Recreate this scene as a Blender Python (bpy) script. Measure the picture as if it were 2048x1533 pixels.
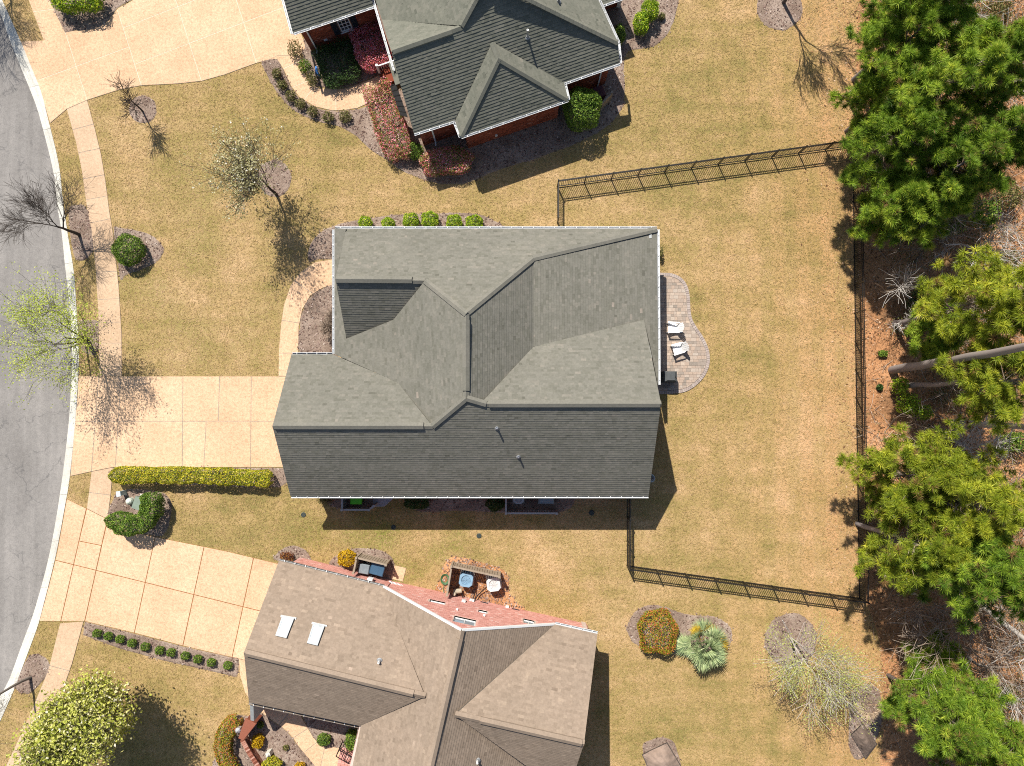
import bpy, math, random
import numpy as np
from mathutils import Vector, Matrix, Euler
R = math.radians
for o in list(bpy.data.objects): bpy.data.objects.remove(o)
scene = bpy.context.scene
COL = scene.collection

# ------------------------------------------------------------------ camera
CAM_H = 42.6            # drone height above the lawn, metres
FOC = 1420.0            # focal length in pixels of the 2048 px wide photograph
NADIR = (1035.0, 820.0) # where the point straight below the drone falls
cam_d = bpy.data.cameras.new("drone_camera")
cam_d.sensor_fit = 'HORIZONTAL'; cam_d.sensor_width = 36.0
cam_d.lens = 36.0 * FOC / 2048.0
cam_d.clip_start = 0.5; cam_d.clip_end = 2000.0
cam = bpy.data.objects.new("drone_camera", cam_d); COL.objects.link(cam)
cam.location = (0, 0, CAM_H)
cam.rotation_euler = (math.atan((NADIR[1] - 766.5) / FOC), math.atan((NADIR[0] - 1024) / FOC), 0)
scene.camera = cam
CAM_R = cam.rotation_euler.to_matrix()

# ------------------------------------------------------------------ sun, sky, exposure
SUN_EL, SUN_AZ = R(50.6), R(24.0)    # shadows run 24 degrees right of straight down the picture
to_sun = Vector((-math.sin(SUN_AZ) * math.cos(SUN_EL), math.cos(SUN_AZ) * math.cos(SUN_EL), math.sin(SUN_EL)))
sun_d = bpy.data.lights.new("sun", 'SUN'); sun_d.energy = 4.8; sun_d.angle = R(0.53); sun_d.color = (1.0, 0.95, 0.86)
sun = bpy.data.objects.new("sun", sun_d); COL.objects.link(sun)
sun.rotation_euler = to_sun.to_track_quat('Z', 'Y').to_euler(); sun.location = (-20, 30, 60)
world = bpy.data.worlds.new("World"); scene.world = world; world.use_nodes = True
wn = world.node_tree; wn.nodes.clear()
sky = wn.nodes.new('ShaderNodeTexSky'); sky.sky_type = 'NISHITA'; sky.sun_disc = False
sky.sun_elevation = SUN_EL; sky.sun_rotation = math.atan2(to_sun.x, to_sun.y); sky.altitude = 20
bg = wn.nodes.new('ShaderNodeBackground'); bg.inputs['Strength'].default_value = 0.075
wo = wn.nodes.new('ShaderNodeOutputWorld')
wn.links.new(sky.outputs[0], bg.inputs[0]); wn.links.new(bg.outputs[0], wo.inputs[0])
vs = scene.view_settings
vs.view_transform = 'Standard'; vs.look = 'None'; vs.gamma = 1.0; vs.use_curve_mapping = False; vs.exposure = 0.52
scene.cycles.use_denoising = False; scene.cycles.pixel_filter_type = 'BLACKMAN_HARRIS'; scene.cycles.filter_width = 1.05
scene.cycles.max_bounces = 6; scene.cycles.diffuse_bounces = 3; scene.cycles.glossy_bounces = 2; scene.cycles.transmission_bounces = 3

# ------------------------------------------------------------------ from photograph to place
def ray(px, py):
    return CAM_R @ Vector(((px - 1024.0) / FOC, -(py - 766.5) / FOC, -1.0))
def G(px, py, z=0.0):
    """world point at height z that the photograph shows at (px, py)"""
    d = ray(px, py); t = (z - CAM_H) / d.z
    return Vector((d.x * t, d.y * t, z))
def GP(pts, z=0.0): return [G(a, b, z) for a, b in pts]
PXM = CAM_H / FOC       # metres per photograph pixel on the ground

# ------------------------------------------------------------------ object helpers
ORG = {}
def org(o): return ORG.get(o.name, Vector((0, 0, 0))) if o is not None else Vector((0, 0, 0))
def tag(o, label=None, cat=None, group=None, kind=None):
    if label: o['label'] = label
    if cat: o['category'] = cat
    if group: o['group'] = group
    if kind: o['kind'] = kind
    return o
def thing(name, loc, label, cat, group=None, rz=0.0):
    o = bpy.data.objects.new(name, None); COL.objects.link(o); o.empty_display_size = 0.3
    o.location = loc; o.rotation_euler = (0, 0, rz)
    ORG[o.name] = Vector(loc)
    return tag(o, label, cat, group)
def link(name, me, parent=None, mat=None, kind=None):
    o = bpy.data.objects.new(name, me); COL.objects.link(o)
    if parent is not None: o.parent = parent; ORG[o.name] = org(parent)
    if mat is not None and len(me.materials) == 0: me.materials.append(mat)
    if kind: o['kind'] = kind
    return o
def copy_tree(o, parent=None):
    c = o.copy(); COL.objects.link(c)
    if parent is not None: c.parent = parent
    for ch in o.children: copy_tree(ch, c)
    return c

def np_mesh(name, V, counts, idx, tint=None, smooth=False):
    """mesh from flat arrays: V (n,3), counts per face, idx flat vertex indices, tint per face"""
    me = bpy.data.meshes.new(name)
    V = np.asarray(V, dtype=np.float32); idx = np.asarray(idx, dtype=np.int32); counts = np.asarray(counts, dtype=np.int32)
    me.vertices.add(len(V)); me.vertices.foreach_set('co', V.ravel())
    me.loops.add(len(idx)); me.loops.foreach_set('vertex_index', idx)
    me.polygons.add(len(counts))
    st = np.zeros(len(counts), dtype=np.int32); st[1:] = np.cumsum(counts)[:-1]
    me.polygons.foreach_set('loop_start', st)
    try: me.polygons.foreach_set('loop_total', counts)
    except Exception: pass
    me.polygons.foreach_set('use_smooth', np.full(len(counts), bool(smooth)))
    me.update(calc_edges=True)
    if tint is not None:
        a = me.attributes.new('tint', 'FLOAT', 'FACE'); a.data.foreach_set('value', np.asarray(tint, dtype=np.float32))
    return me

class MB:
    """collects boxes, tubes, prisms... and links them as ONE mesh object"""
    def __init__(s): s.v = []; s.f = []; s.t = []; s.cur = None
    def face(s, pts, tint=None):
        n = len(s.v); s.v.extend([tuple(p) for p in pts]); s.f.append(tuple(range(n, n + len(pts))))
        s.t.append(random.random() if tint is None else tint)
    def mesh(s, pts, faces, tint=None):
        n = len(s.v); s.v.extend([tuple(p) for p in pts]); t = random.random() if tint is None else tint
        for f in faces: s.f.append(tuple(i + n for i in f)); s.t.append(t)
    def box(s, c, d, rz=0.0, M=None, tint=None, taper=1.0):
        x, y, z = d[0] / 2, d[1] / 2, d[2] / 2
        P = [Vector((a * x * (taper if k > 0 else 1), b * y * (taper if k > 0 else 1), k * z)) for k in (-1, 1) for a, b in ((-1, -1), (1, -1), (1, 1), (-1, 1))]
        if M is None: M = Matrix.Rotation(rz, 3, 'Z')
        c = Vector(c); P = [M @ p + c for p in P]
        s.mesh(P, [(3, 2, 1, 0), (4, 5, 6, 7), (0, 1, 5, 4), (1, 2, 6, 5), (2, 3, 7, 6), (3, 0, 4, 7)], tint)
    def bar(s, a, b, w, h=None, up=(0, 0, 1), tint=None):
        """rectangular bar from a to b, w wide and h thick"""
        a = Vector(a); b = Vector(b); h = w if h is None else h
        d = (b - a); L = d.length
        if L < 1e-6: return
        d = d / L; up = Vector(up)
        if abs(d.dot(up)) > 0.99: up = Vector((1, 0, 0))
        sx = d.cross(up).normalized(); sz = sx.cross(d)
        P = []
        for q in (a, b):
            for i, j in ((-1, -1), (1, -1), (1, 1), (-1, 1)): P.append(q + sx * (i * w / 2) + sz * (j * h / 2))
        s.mesh(P, [(0, 1, 2, 3), (7, 6, 5, 4), (4, 5, 1, 0), (5, 6, 2, 1), (6, 7, 3, 2), (7, 4, 0, 3)], tint)
    def tube(s, pts, rad, n=6, cap=True, tint=None):
        pts = [Vector(p) for p in pts]; k = len(pts)
        if not hasattr(rad, '__len__'): rad = [rad] * k
        P = []
        for i in range(k):
            d = (pts[min(i + 1, k - 1)] - pts[max(i - 1, 0)])
            d = d.normalized() if d.length > 1e-9 else Vector((0, 0, 1))
            a = d.cross(Vector((0, 0, 1)) if abs(d.z) < 0.9 else Vector((1, 0, 0))).normalized(); b = d.cross(a)
            for j in range(n):
                t = 2 * math.pi * j / n; P.append(pts[i] + (a * math.cos(t) + b * math.sin(t)) * rad[i])
        F = [(i * n + j, i * n + (j + 1) % n, (i + 1) * n + (j + 1) % n, (i + 1) * n + j) for i in range(k - 1) for j in range(n)]
        if cap: F.append(tuple(range(n - 1, -1, -1))); F.append(tuple((k - 1) * n + j for j in range(n)))
        s.mesh(P, F, tint)
    def lathe(s, prof, n=16, c=(0, 0, 0), tint=None, sx=1.0, sy=1.0):
        c = Vector(c); P = []
        for r, z in prof:
            for j in range(n):
                t = 2 * math.pi * j / n; P.append(c + Vector((r * sx * math.cos(t), r * sy * math.sin(t), z)))
        k = len(prof)
        F = [(i * n + j, i * n + (j + 1) % n, (i + 1) * n + (j + 1) % n, (i + 1) * n + j) for i in range(k - 1) for j in range(n)]
        F.append(tuple(range(n - 1, -1, -1))); F.append(tuple((k - 1) * n + j for j in range(n)))
        s.mesh(P, F, tint)
    def prism(s, poly, z0, z1, tint=None, bevel=0.0):
        """vertical prism over a plan polygon; z0/z1 numbers"""
        P2 = clean([(p[0], p[1]) for p in poly])
        if area2(P2) < 0: P2.reverse()
        n = len(P2); lo = [Vector((x, y, z0)) for x, y in P2]
        if bevel > 0:
            ins = inset(P2, bevel)
            hi = [Vector((x, y, z1 - bevel)) for x, y in P2]; top = [Vector((x, y, z1)) for x, y in ins]
            P = lo + hi + top
            F = [(i, (i + 1) % n, n + (i + 1) % n, n + i) for i in range(n)] + [(n + i, n + (i + 1) % n, 2 * n + (i + 1) % n, 2 * n + i) for i in range(n)]
            F += [tuple(range(2 * n, 3 * n))] if n < 6 else [tuple(2 * n + q for q in up_tri(ins, t)) for t in tri_cap(ins)]
        else:
            P = lo + [Vector((x, y, z1)) for x, y in P2]
            F = [(i, (i + 1) % n, n + (i + 1) % n, n + i) for i in range(n)] + ([tuple(range(n, 2 * n))] if n < 6 else [tuple(n + q for q in up_tri(P2, t)) for t in tri_cap(P2)])
        s.mesh(P, F, tint)
    def build(s, name, mat, parent=None, kind=None, smooth=False, at=None):
        o = org(parent) if at is None else Vector(at)
        V = np.array(s.v, dtype=np.float32).reshape(-1, 3) - np.array(o, dtype=np.float32)
        me = np_mesh(name, V, [len(f) for f in s.f], [i for f in s.f for i in f], s.t, smooth)
        return link(name, me, parent, mat, kind)

def area2(P): return sum(P[i][0] * P[(i + 1) % len(P)][1] - P[(i + 1) % len(P)][0] * P[i][1] for i in range(len(P))) / 2
def inset(P, d):
    """move every edge of a counter-clockwise polygon inwards by d"""
    n = len(P); out = []
    for i in range(n):
        a = Vector(P[i - 1]).to_2d(); b = Vector(P[i]).to_2d(); c = Vector(P[(i + 1) % n]).to_2d()
        e1 = (b - a); e2 = (c - b)
        if e1.length < 1e-6 or e2.length < 1e-6: out.append((b.x, b.y)); continue
        e1.normalize(); e2.normalize()
        n1 = Vector((-e1.y, e1.x)); n2 = Vector((-e2.y, e2.x))
        m = n1 + n2
        if m.length < 1e-3: out.append((b.x + n1.x * d, b.y + n1.y * d)); continue
        m.normalize(); k = d / max(0.35, m.dot(n1)); out.append((b.x + m.x * k, b.y + m.y * k))
    return out
def clip_half(P, a, n):
    """keep the part of polygon P (2d tuples) with (p-a).n >= 0"""
    out = []; k = len(P)
    for i in range(k):
        p, q = P[i], P[(i + 1) % k]
        dp = (p[0] - a[0]) * n[0] + (p[1] - a[1]) * n[1]; dq = (q[0] - a[0]) * n[0] + (q[1] - a[1]) * n[1]
        if dp >= 0: out.append(p)
        if (dp >= 0) != (dq >= 0):
            t = dp / (dp - dq); out.append((p[0] + (q[0] - p[0]) * t, p[1] + (q[1] - p[1]) * t))
    return out
def inside(p, P):
    c = False; n = len(P); j = n - 1
    for i in range(n):
        if (P[i][1] > p[1]) != (P[j][1] > p[1]) and p[0] < (P[j][0] - P[i][0]) * (p[1] - P[i][1]) / (P[j][1] - P[i][1]) + P[i][0]: c = not c
        j = i
    return c
def tri_cap(pts):
    """triangles filling a plain plan outline, however it bends"""
    from mathutils.geometry import tessellate_polygon
    return [tuple(t) for t in tessellate_polygon([[Vector((p[0], p[1], 0)) for p in pts]])]
def up_tri(P, t):
    a, b, c = (Vector(P[q][:2]) for q in t); return t if (b - a).cross(c - a) > 0 else t[::-1]
def clean(P, eps=.012):
    """drop doubled points and spikes"""
    out = []
    for p in P:
        if not out or (p[0] - out[-1][0]) ** 2 + (p[1] - out[-1][1]) ** 2 > eps * eps: out.append(p)
    if len(out) > 1 and (out[0][0] - out[-1][0]) ** 2 + (out[0][1] - out[-1][1]) ** 2 < eps * eps: out.pop()
    k = 0
    while k < len(out) and len(out) > 3:
        a, b, c = (Vector(out[(k + j - 1) % len(out)]) for j in range(3)); u, v = (b - a), (c - b)
        if u.length > 1e-6 and v.length > 1e-6 and (u.normalized().dot(v.normalized()) < -.995): out.pop(k); k = max(0, k - 1)
        else: k += 1
    return out
def smooth_closed(P, k=4):
    """Catmull-Rom through a closed polygon"""
    n = len(P); out = []
    for i in range(n):
        p0, p1, p2, p3 = (Vector(P[(i + j - 1) % n]) for j in range(4))
        for s in range(k):
            t = s / k
            out.append(0.5 * ((2 * p1) + (p2 - p0) * t + (2 * p0 - 5 * p1 + 4 * p2 - p3) * t * t + (3 * p1 - p0 - 3 * p2 + p3) * t ** 3))
    return out
def smooth_open(P, k=4):
    P = [Vector(p) for p in P]; n = len(P); out = []
    for i in range(n - 1):
        p0 = P[max(0, i - 1)]; p1 = P[i]; p2 = P[i + 1]; p3 = P[min(n - 1, i + 2)]
        for s in range(k):
            t = s / k
            out.append(0.5 * ((2 * p1) + (p2 - p0) * t + (2 * p0 - 5 * p1 + 4 * p2 - p3) * t * t + (3 * p1 - p0 - 3 * p2 + p3) * t ** 3))
    out.append(P[-1]); return out

# ------------------------------------------------------------------ materials (all procedural)
def srgb(r, g, b):
    f = lambda c: (c / 255 / 12.92) if c / 255 <= 0.04045 else ((c / 255 + 0.055) / 1.055) ** 2.4
    return (f(r), f(g), f(b), 1.0)
class NT:
    def __init__(s, name):
        s.m = bpy.data.materials.new(name); s.m.use_nodes = True; s.t = s.m.node_tree; s.t.nodes.clear()
        s.out = s.t.nodes.new('ShaderNodeOutputMaterial'); s.geo = None
    def n(s, typ, **kw):
        nd = s.t.nodes.new(typ)
        for k, v in kw.items():
            if hasattr(nd, k): setattr(nd, k, v)
            else: nd.inputs[k].default_value = v
        return nd
    def l(s, a, b): s.t.links.new(a, b)
    def pos(s):
        if s.geo is None: s.geo = s.n('ShaderNodeNewGeometry')
        return s.geo.outputs['Position']
    def noise(s, scale, detail=3, rough=0.55, vec=None, dist=0.0, stretch=None):
        nd = s.n('ShaderNodeTexNoise'); nd.inputs['Scale'].default_value = scale; nd.inputs['Detail'].default_value = detail
        nd.inputs['Roughness'].default_value = rough; nd.inputs['Distortion'].default_value = dist
        v = vec if vec is not None else s.pos()
        if stretch is not None:
            mp = s.n('ShaderNodeMapping'); mp.inputs['Scale'].default_value = stretch; s.l(v, mp.inputs['Vector']); v = mp.outputs[0]
        s.l(v, nd.inputs['Vector']); return nd.outputs['Fac']
    def ramp(s, fac, stops, interp='LINEAR'):
        nd = s.n('ShaderNodeValToRGB'); cr = nd.color_ramp; cr.interpolation = interp
        while len(cr.elements) < len(stops): cr.elements.new(0.5)
        for e, (p, c) in zip(cr.elements, stops): e.position = p; e.color = c if len(c) == 4 else (*c, 1)
        s.l(fac, nd.inputs[0]); return nd.outputs[0]
    def mix(s, fac, a, b, typ='MIX'):
        nd = s.n('ShaderNodeMix'); nd.data_type = 'RGBA'; nd.blend_type = typ
        for sock, v in ((nd.inputs[0], fac), (nd.inputs[6], a), (nd.inputs[7], b)):
            if hasattr(v, 'is_linked') or hasattr(v, 'node'): s.l(v, sock)
            else: sock.default_value = v
        return nd.outputs[2]
    def math(s, op, a, b=0.0):
        nd = s.n('ShaderNodeMath'); nd.operation = op
        for sock, v in ((nd.inputs[0], a), (nd.inputs[1], b)):
            if hasattr(v, 'node'): s.l(v, sock)
            else: sock.default_value = v
        return nd.outputs[0]
    def attr(s, name='tint'):
        nd = s.n('ShaderNodeAttribute'); nd.attribute_name = name; return nd.outputs['Fac']
    def bump(s, h, strength=0.5, dist=0.02):
        nd = s.n('ShaderNodeBump'); nd.inputs['Strength'].default_value = strength; nd.inputs['Distance'].default_value = dist
        s.l(h, nd.inputs['Height']); return nd.outputs[0]
    def bsdf(s, col, rough=0.8, normal=None, metal=0.0, spec=0.3):
        b = s.n('ShaderNodeBsdfPrincipled')
        if hasattr(col, 'node'): s.l(col, b.inputs['Base Color'])
        else: b.inputs['Base Color'].default_value = col
        if hasattr(rough, 'node'): s.l(rough, b.inputs['Roughness'])
        else: b.inputs['Roughness'].default_value = rough
        b.inputs['Metallic'].default_value = metal; b.inputs['Specular IOR Level'].default_value = spec
        if normal is not None: s.l(normal, b.inputs['Normal'])
        return b
    def done(s, sh): s.l(sh.outputs[0] if hasattr(sh, 'outputs') else sh, s.out.inputs[0]); return s.m
C = lambda r, g, b: (r, g, b, 1.0)
MAT = {}
def plain(name, col, rough=0.6, metal=0.0, var=0.12, scale=6.0, spec=0.3):
    """a painted, metal or plastic surface with slight mottling and grime"""
    k = NT(name); f = k.noise(scale, 4)
    lo = tuple(c * (1 - var) for c in col[:3]) + (1,); hi = tuple(min(1, c * (1 + var)) for c in col[:3]) + (1,)
    c = k.ramp(f, [(0.3, lo), (0.7, hi)])
    MAT[name] = k.done(k.bsdf(c, rough, k.bump(k.noise(scale * 12, 2), 0.15, 0.004), metal, spec)); return MAT[name]
def tinted(name, stops, rough=0.85, grain=0.25, gscale=30.0, spec=0.2, bstr=0.3, streak=0.0):
    """colour picked by each piece's own random tint, with grain on top"""
    k = NT(name); c = k.ramp(k.attr(), stops)
    g = k.noise(gscale, 3); gc = k.ramp(g, [(0.25, C(1 - grain, 1 - grain, 1 - grain)), (0.75, C(1 + grain, 1 + grain, 1 + grain))])
    c = k.mix(1.0, c, gc, 'MULTIPLY')
    if streak:      # slow patches of lichen and weathering
        f = k.math('ADD', k.math('MULTIPLY', k.noise(.35, 4, .65, dist=.5), .6), k.math('MULTIPLY', k.noise(1.6, 4, .65), .4)); c = k.mix(1.0, c, k.ramp(f, [(.36, C(1 - streak, 1 - streak * .95, 1 - streak)), (.52, C(1, 1, 1)), (.66, C(1 + streak, 1 + streak * .9, 1 + streak * .8))]), 'MULTIPLY')
    MAT[name] = k.done(k.bsdf(c, rough, k.bump(k.noise(gscale * 2, 2), bstr, 0.01), 0, spec)); return MAT[name]
def leafy(name, stops, trans=0.25, rough=0.55, big=None):
    """leaves: colour by each leaf's tint (and a slow patchiness), a little light let through"""
    k = NT(name); t = k.attr()
    if big is not None:
        n = k.noise(big[0], 2); t = k.math('ADD', t, k.math('MULTIPLY', k.math('SUBTRACT', n, 0.5), big[1]))
    c = k.ramp(t, stops)
    b = k.bsdf(c, rough, None, 0, 0.25)
    tr = k.n('ShaderNodeBsdfTranslucent'); k.l(c, tr.inputs[0])
    mx = k.n('ShaderNodeMixShader'); mx.inputs[0].default_value = trans
    k.l(b.outputs[0], mx.inputs[1]); k.l(tr.outputs[0], mx.inputs[2])
    MAT[name] = k.done(mx); return MAT[name]
# ------------------------------------------------------------------ ground materials
def lawn_material():
    k = NT("lawn_grass")
    big = k.noise(0.085, 4, 0.6, dist=0.4); mid = k.noise(0.5, 5, 0.7); fine = k.noise(4.5, 5, 0.75); grain = k.noise(14.0, 2, 0.8)
    streak = k.noise(1.0, 3, 0.6, stretch=(0.16, 1.1, 1))
    f = k.math('ADD', k.math('MULTIPLY', big, 0.5), k.math('MULTIPLY', mid, 0.5))
    f = k.math('ADD', k.math('MULTIPLY', f, 0.74), k.math('MULTIPLY', streak, 0.26))
    base = k.ramp(f, [(0.38, C(.215, .178, .062)), (0.46, C(.315, .230, .092)), (0.54, C(.40, .275, .132)), (0.64, C(.52, .355, .20))])
    # the yard by the woods is more orange, the strip between the two lower houses greener
    sep = k.n('ShaderNodeSeparateXYZ'); k.l(k.pos(), sep.inputs[0])
    ef = k.n('ShaderNodeMapRange'); ef.inputs['From Min'].default_value = 9; ef.inputs['From Max'].default_value = 20; k.l(sep.outputs[0], ef.inputs[0])
    base = k.mix(k.math('MULTIPLY', ef.outputs[0], 0.6), base, k.ramp(f, [(0.38, C(.275, .20, .075)), (0.50, C(.43, .265, .118)), (0.63, C(.54, .325, .175))]))
    gp = k.n('ShaderNodeVectorMath'); gp.operation = 'DISTANCE'; k.l(k.pos(), gp.inputs[0]); gp.inputs[1].default_value = (-5.5, -8.2, 0)
    gm = k.n('ShaderNodeMapRange'); gm.inputs['From Min'].default_value = 9; gm.inputs['From Max'].default_value = 2; k.l(gp.outputs['Value'], gm.inputs[0])
    # olive front lawn, mowing bands in the back yard, rusty strip along the woods fence
    gp2 = k.n('ShaderNodeVectorMath'); gp2.operation = 'DISTANCE'; k.l(k.pos(), gp2.inputs[0]); gp2.inputs[1].default_value = (-20, 9, 0)
    gm2 = k.n('ShaderNodeMapRange'); gm2.inputs['From Min'].default_value = 13; gm2.inputs['From Max'].default_value = 4; k.l(gp2.outputs['Value'], gm2.inputs[0])
    base = k.mix(k.math('MULTIPLY', gm2.outputs[0], k.ramp(k.noise(.22, 5, .7), [(.42, C(0, 0, 0)), (.62, C(.55, .55, .55))])), base, C(.235, .205, .065))
    wv = k.n('ShaderNodeTexWave'); wv.bands_direction = 'X'; wv.inputs['Scale'].default_value = .21; wv.inputs['Distortion'].default_value = 1.2; wv.inputs['Detail'].default_value = 3; wv.inputs['Detail Scale'].default_value = .6; k.l(k.pos(), wv.inputs['Vector'])
    base = k.mix(ef.outputs[0], base, k.mix(1.0, base, k.ramp(wv.outputs['Fac'], [(.2, C(.89, .94, .86)), (.8, C(1.08, 1.04, 1.06))]), 'MULTIPLY'))
    rf = k.n('ShaderNodeMapRange'); rf.inputs['From Min'].default_value = 15.5; rf.inputs['From Max'].default_value = 20.5; k.l(sep.outputs[0], rf.inputs[0])
    base = k.mix(k.math('MULTIPLY', rf.outputs[0], k.ramp(k.noise(.4, 4, .65), [(.38, C(.15, .15, .15)), (.6, C(.8, .8, .8))])), base, C(.44, .245, .115))
    green = k.ramp(k.noise(0.33, 4, 0.65), [(0.45, C(0, 0, 0)), (0.68, C(1, 1, 1))])
    gfac = k.math('MULTIPLY', k.math('ADD', k.math('MULTIPLY', gm.outputs[0], 0.75), 0.13), green)
    base = k.mix(gfac, base, C(.17, .18, .035))
    fg = k.ramp(k.math('ADD', k.math('MULTIPLY', fine, 0.5), k.math('MULTIPLY', grain, 0.5)), [(0.36, C(.66, .68, .58)), (0.5, C(1, 1, 1)), (0.63, C(1.36, 1.33, 1.36))])
    col = k.mix(1.0, base, fg, 'MULTIPLY')
    return k.done(k.bsdf(col, 0.95, k.bump(k.math('ADD', fine, grain), 0.55, 0.05), 0, 0.1))
MAT['lawn'] = lawn_material()
def asphalt_material():
    k = NT("weathered_asphalt")
    a = k.noise(0.25, 4, 0.6); b = k.noise(1.0, 4, 0.65, stretch=(1.4, 0.12, 1)); g = k.noise(15, 2, 0.8); g2 = k.noise(5, 3, 0.7)
    f = k.math('ADD', k.math('MULTIPLY', a, 0.5), k.math('MULTIPLY', b, 0.5))
    c = k.ramp(f, [(0.36, C(.198, .184, .172)), (0.5, C(.240, .224, .210)), (0.62, C(.282, .262, .245))])
    gr = k.ramp(k.math('ADD', k.math('MULTIPLY', g, .6), k.math('MULTIPLY', g2, .4)), [(0.3, C(.72, .72, .73)), (0.5, C(1, 1, 1)), (0.7, C(1.25, 1.25, 1.24))])
    c = k.mix(1.0, c, gr, 'MULTIPLY')
    v = k.n('ShaderNodeTexVoronoi'); v.feature = 'DISTANCE_TO_EDGE'; v.inputs['Scale'].default_value = 0.42
    wv = k.n('ShaderNodeVectorMath'); wv.operation = 'ADD'
    nz = k.n('ShaderNodeTexNoise'); nz.inputs['Scale'].default_value = 1.3; nz.inputs['Detail'].default_value = 5; k.l(k.pos(), nz.inputs['Vector'])
    sc = k.n('ShaderNodeVectorMath'); sc.operation = 'SCALE'; sc.inputs['Scale'].default_value = 1.6; k.l(nz.outputs['Color'], sc.inputs[0])
    k.l(k.pos(), wv.inputs[0]); k.l(sc.outputs[0], wv.inputs[1]); k.l(wv.outputs[0], v.inputs['Vector'])
    crack = k.ramp(v.outputs['Distance'], [(0.0, C(1, 1, 1)), (0.02, C(0, 0, 0))])
    msk = k.ramp(k.noise(0.6, 2), [(0.44, C(0, 0, 0)), (0.56, C(.55, .55, .55))])
    c = k.mix(k.mix(1.0, crack, msk, 'MULTIPLY'), c, C(.09, .088, .088))
    return k.done(k.bsdf(c, 0.92, k.bump(g, 0.4, 0.01), 0, 0.2))
MAT['asphalt'] = asphalt_material()
def concrete_material(name, lo, mid, hi, grit=0.22, stain=C(.40, .24, .13)):
    k = NT(name)
    f = k.math('ADD', k.math('MULTIPLY', k.noise(0.45, 4, 0.6), 0.8), k.math('MULTIPLY', k.attr(), 0.2))
    c = k.ramp(f, [(0.33, lo), (0.5, mid), (0.66, hi)])
    s = k.ramp(k.noise(0.7, 5, 0.7, dist=0.6), [(0.58, C(0, 0, 0)), (0.76, C(.3, .3, .3))])
    c = k.mix(s, c, stain)
    g = k.math('ADD', k.math('MULTIPLY', k.noise(7, 4, 0.8), 0.55), k.math('MULTIPLY', k.noise(18, 2, 0.8), 0.45))
    gr = k.ramp(g, [(0.37, C(1 - grit, 1 - grit * 1.1, 1 - grit * 1.2)), (0.5, C(1, 1, 1)), (0.63, C(1 + grit, 1 + grit, 1 + grit))])
    c = k.mix(1.0, c, gr, 'MULTIPLY')
    return k.done(k.bsdf(c, 0.9, k.bump(g, 0.35, 0.01), 0, 0.25))
MAT['pebble_concrete'] = concrete_material("pebble_concrete", C(.57, .375, .232), C(.62, .415, .262), C(.665, .455, .295), .26)
MAT['walk_concrete'] = concrete_material("walk_concrete", C(.48, .335, .215), C(.525, .37, .245), C(.57, .41, .275), 0.2)
MAT['kerb_concrete'] = concrete_material("kerb_concrete", C(.47, .45, .40), C(.57, .55, .49), C(.64, .62, .56), 0.16, C(.36, .32, .26))
MAT['joint_light'] = plain("joint_light", C(.66, .56, .43), 0.9)
MAT['joint_rust'] = plain("joint_rust", C(.26, .105, .035), 0.9, var=0.3)
MAT['joint_grey'] = plain("joint_grey", C(.30, .25, .2), 0.9, var=0.3)
def mulch_material():
    k = NT("pine_bark_mulch")
    a = k.noise(0.6, 3, 0.6); b = k.noise(12, 4, 0.75); g = k.noise(34, 2, 0.8)
    c = k.ramp(a, [(0.35, C(.20, .145, .112)), (0.5, C(.275, .205, .162)), (0.66, C(.345, .27, .22))])
    gr = k.ramp(k.math('ADD', k.math('MULTIPLY', b, .5), k.math('MULTIPLY', g, .5)), [(0.34, C(.45, .42, .42)), (0.5, C(1, 1, 1)), (0.66, C(1.5, 1.5, 1.5))])
    return k.done(k.bsdf(k.mix(1.0, c, gr, 'MULTIPLY'), 0.95, k.bump(b, 0.8, 0.05), 0, 0.1))
MAT['mulch'] = mulch_material()
def litter_material():
    k = NT("pine_straw_litter")
    a = k.noise(0.3, 4, 0.65, dist=0.5); b = k.noise(6, 5, 0.75); g = k.noise(26, 2, 0.8)
    c = k.ramp(a, [(0.34, C(.22, .12, .062)), (0.5, C(.40, .20, .095)), (0.66, C(.52, .28, .145))])
    gr = k.ramp(k.math('ADD', k.math('MULTIPLY', b, .6), k.math('MULTIPLY', g, .4)), [(0.34, C(.42, .40, .38)), (0.5, C(1, 1, 1)), (0.66, C(1.6, 1.55, 1.5))])
    return k.done(k.bsdf(k.mix(1.0, c, gr, 'MULTIPLY'), 0.95, k.bump(b, 0.8, 0.06), 0, 0.1))
MAT['litter'] = litter_material()
tinted("mulch_chip", [(0, C(.07, .04, .03)), (0.5, C(.20, .125, .10)), (0.85, C(.32, .23, .19)), (1, C(.50, .41, .35))], grain=0.2)
tinted("leaf_litter", [(0, C(.10, .05, .025)), (0.5, C(.30, .15, .07)), (0.85, C(.48, .28, .15)), (1, C(.62, .45, .32))], grain=0.2)

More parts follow.
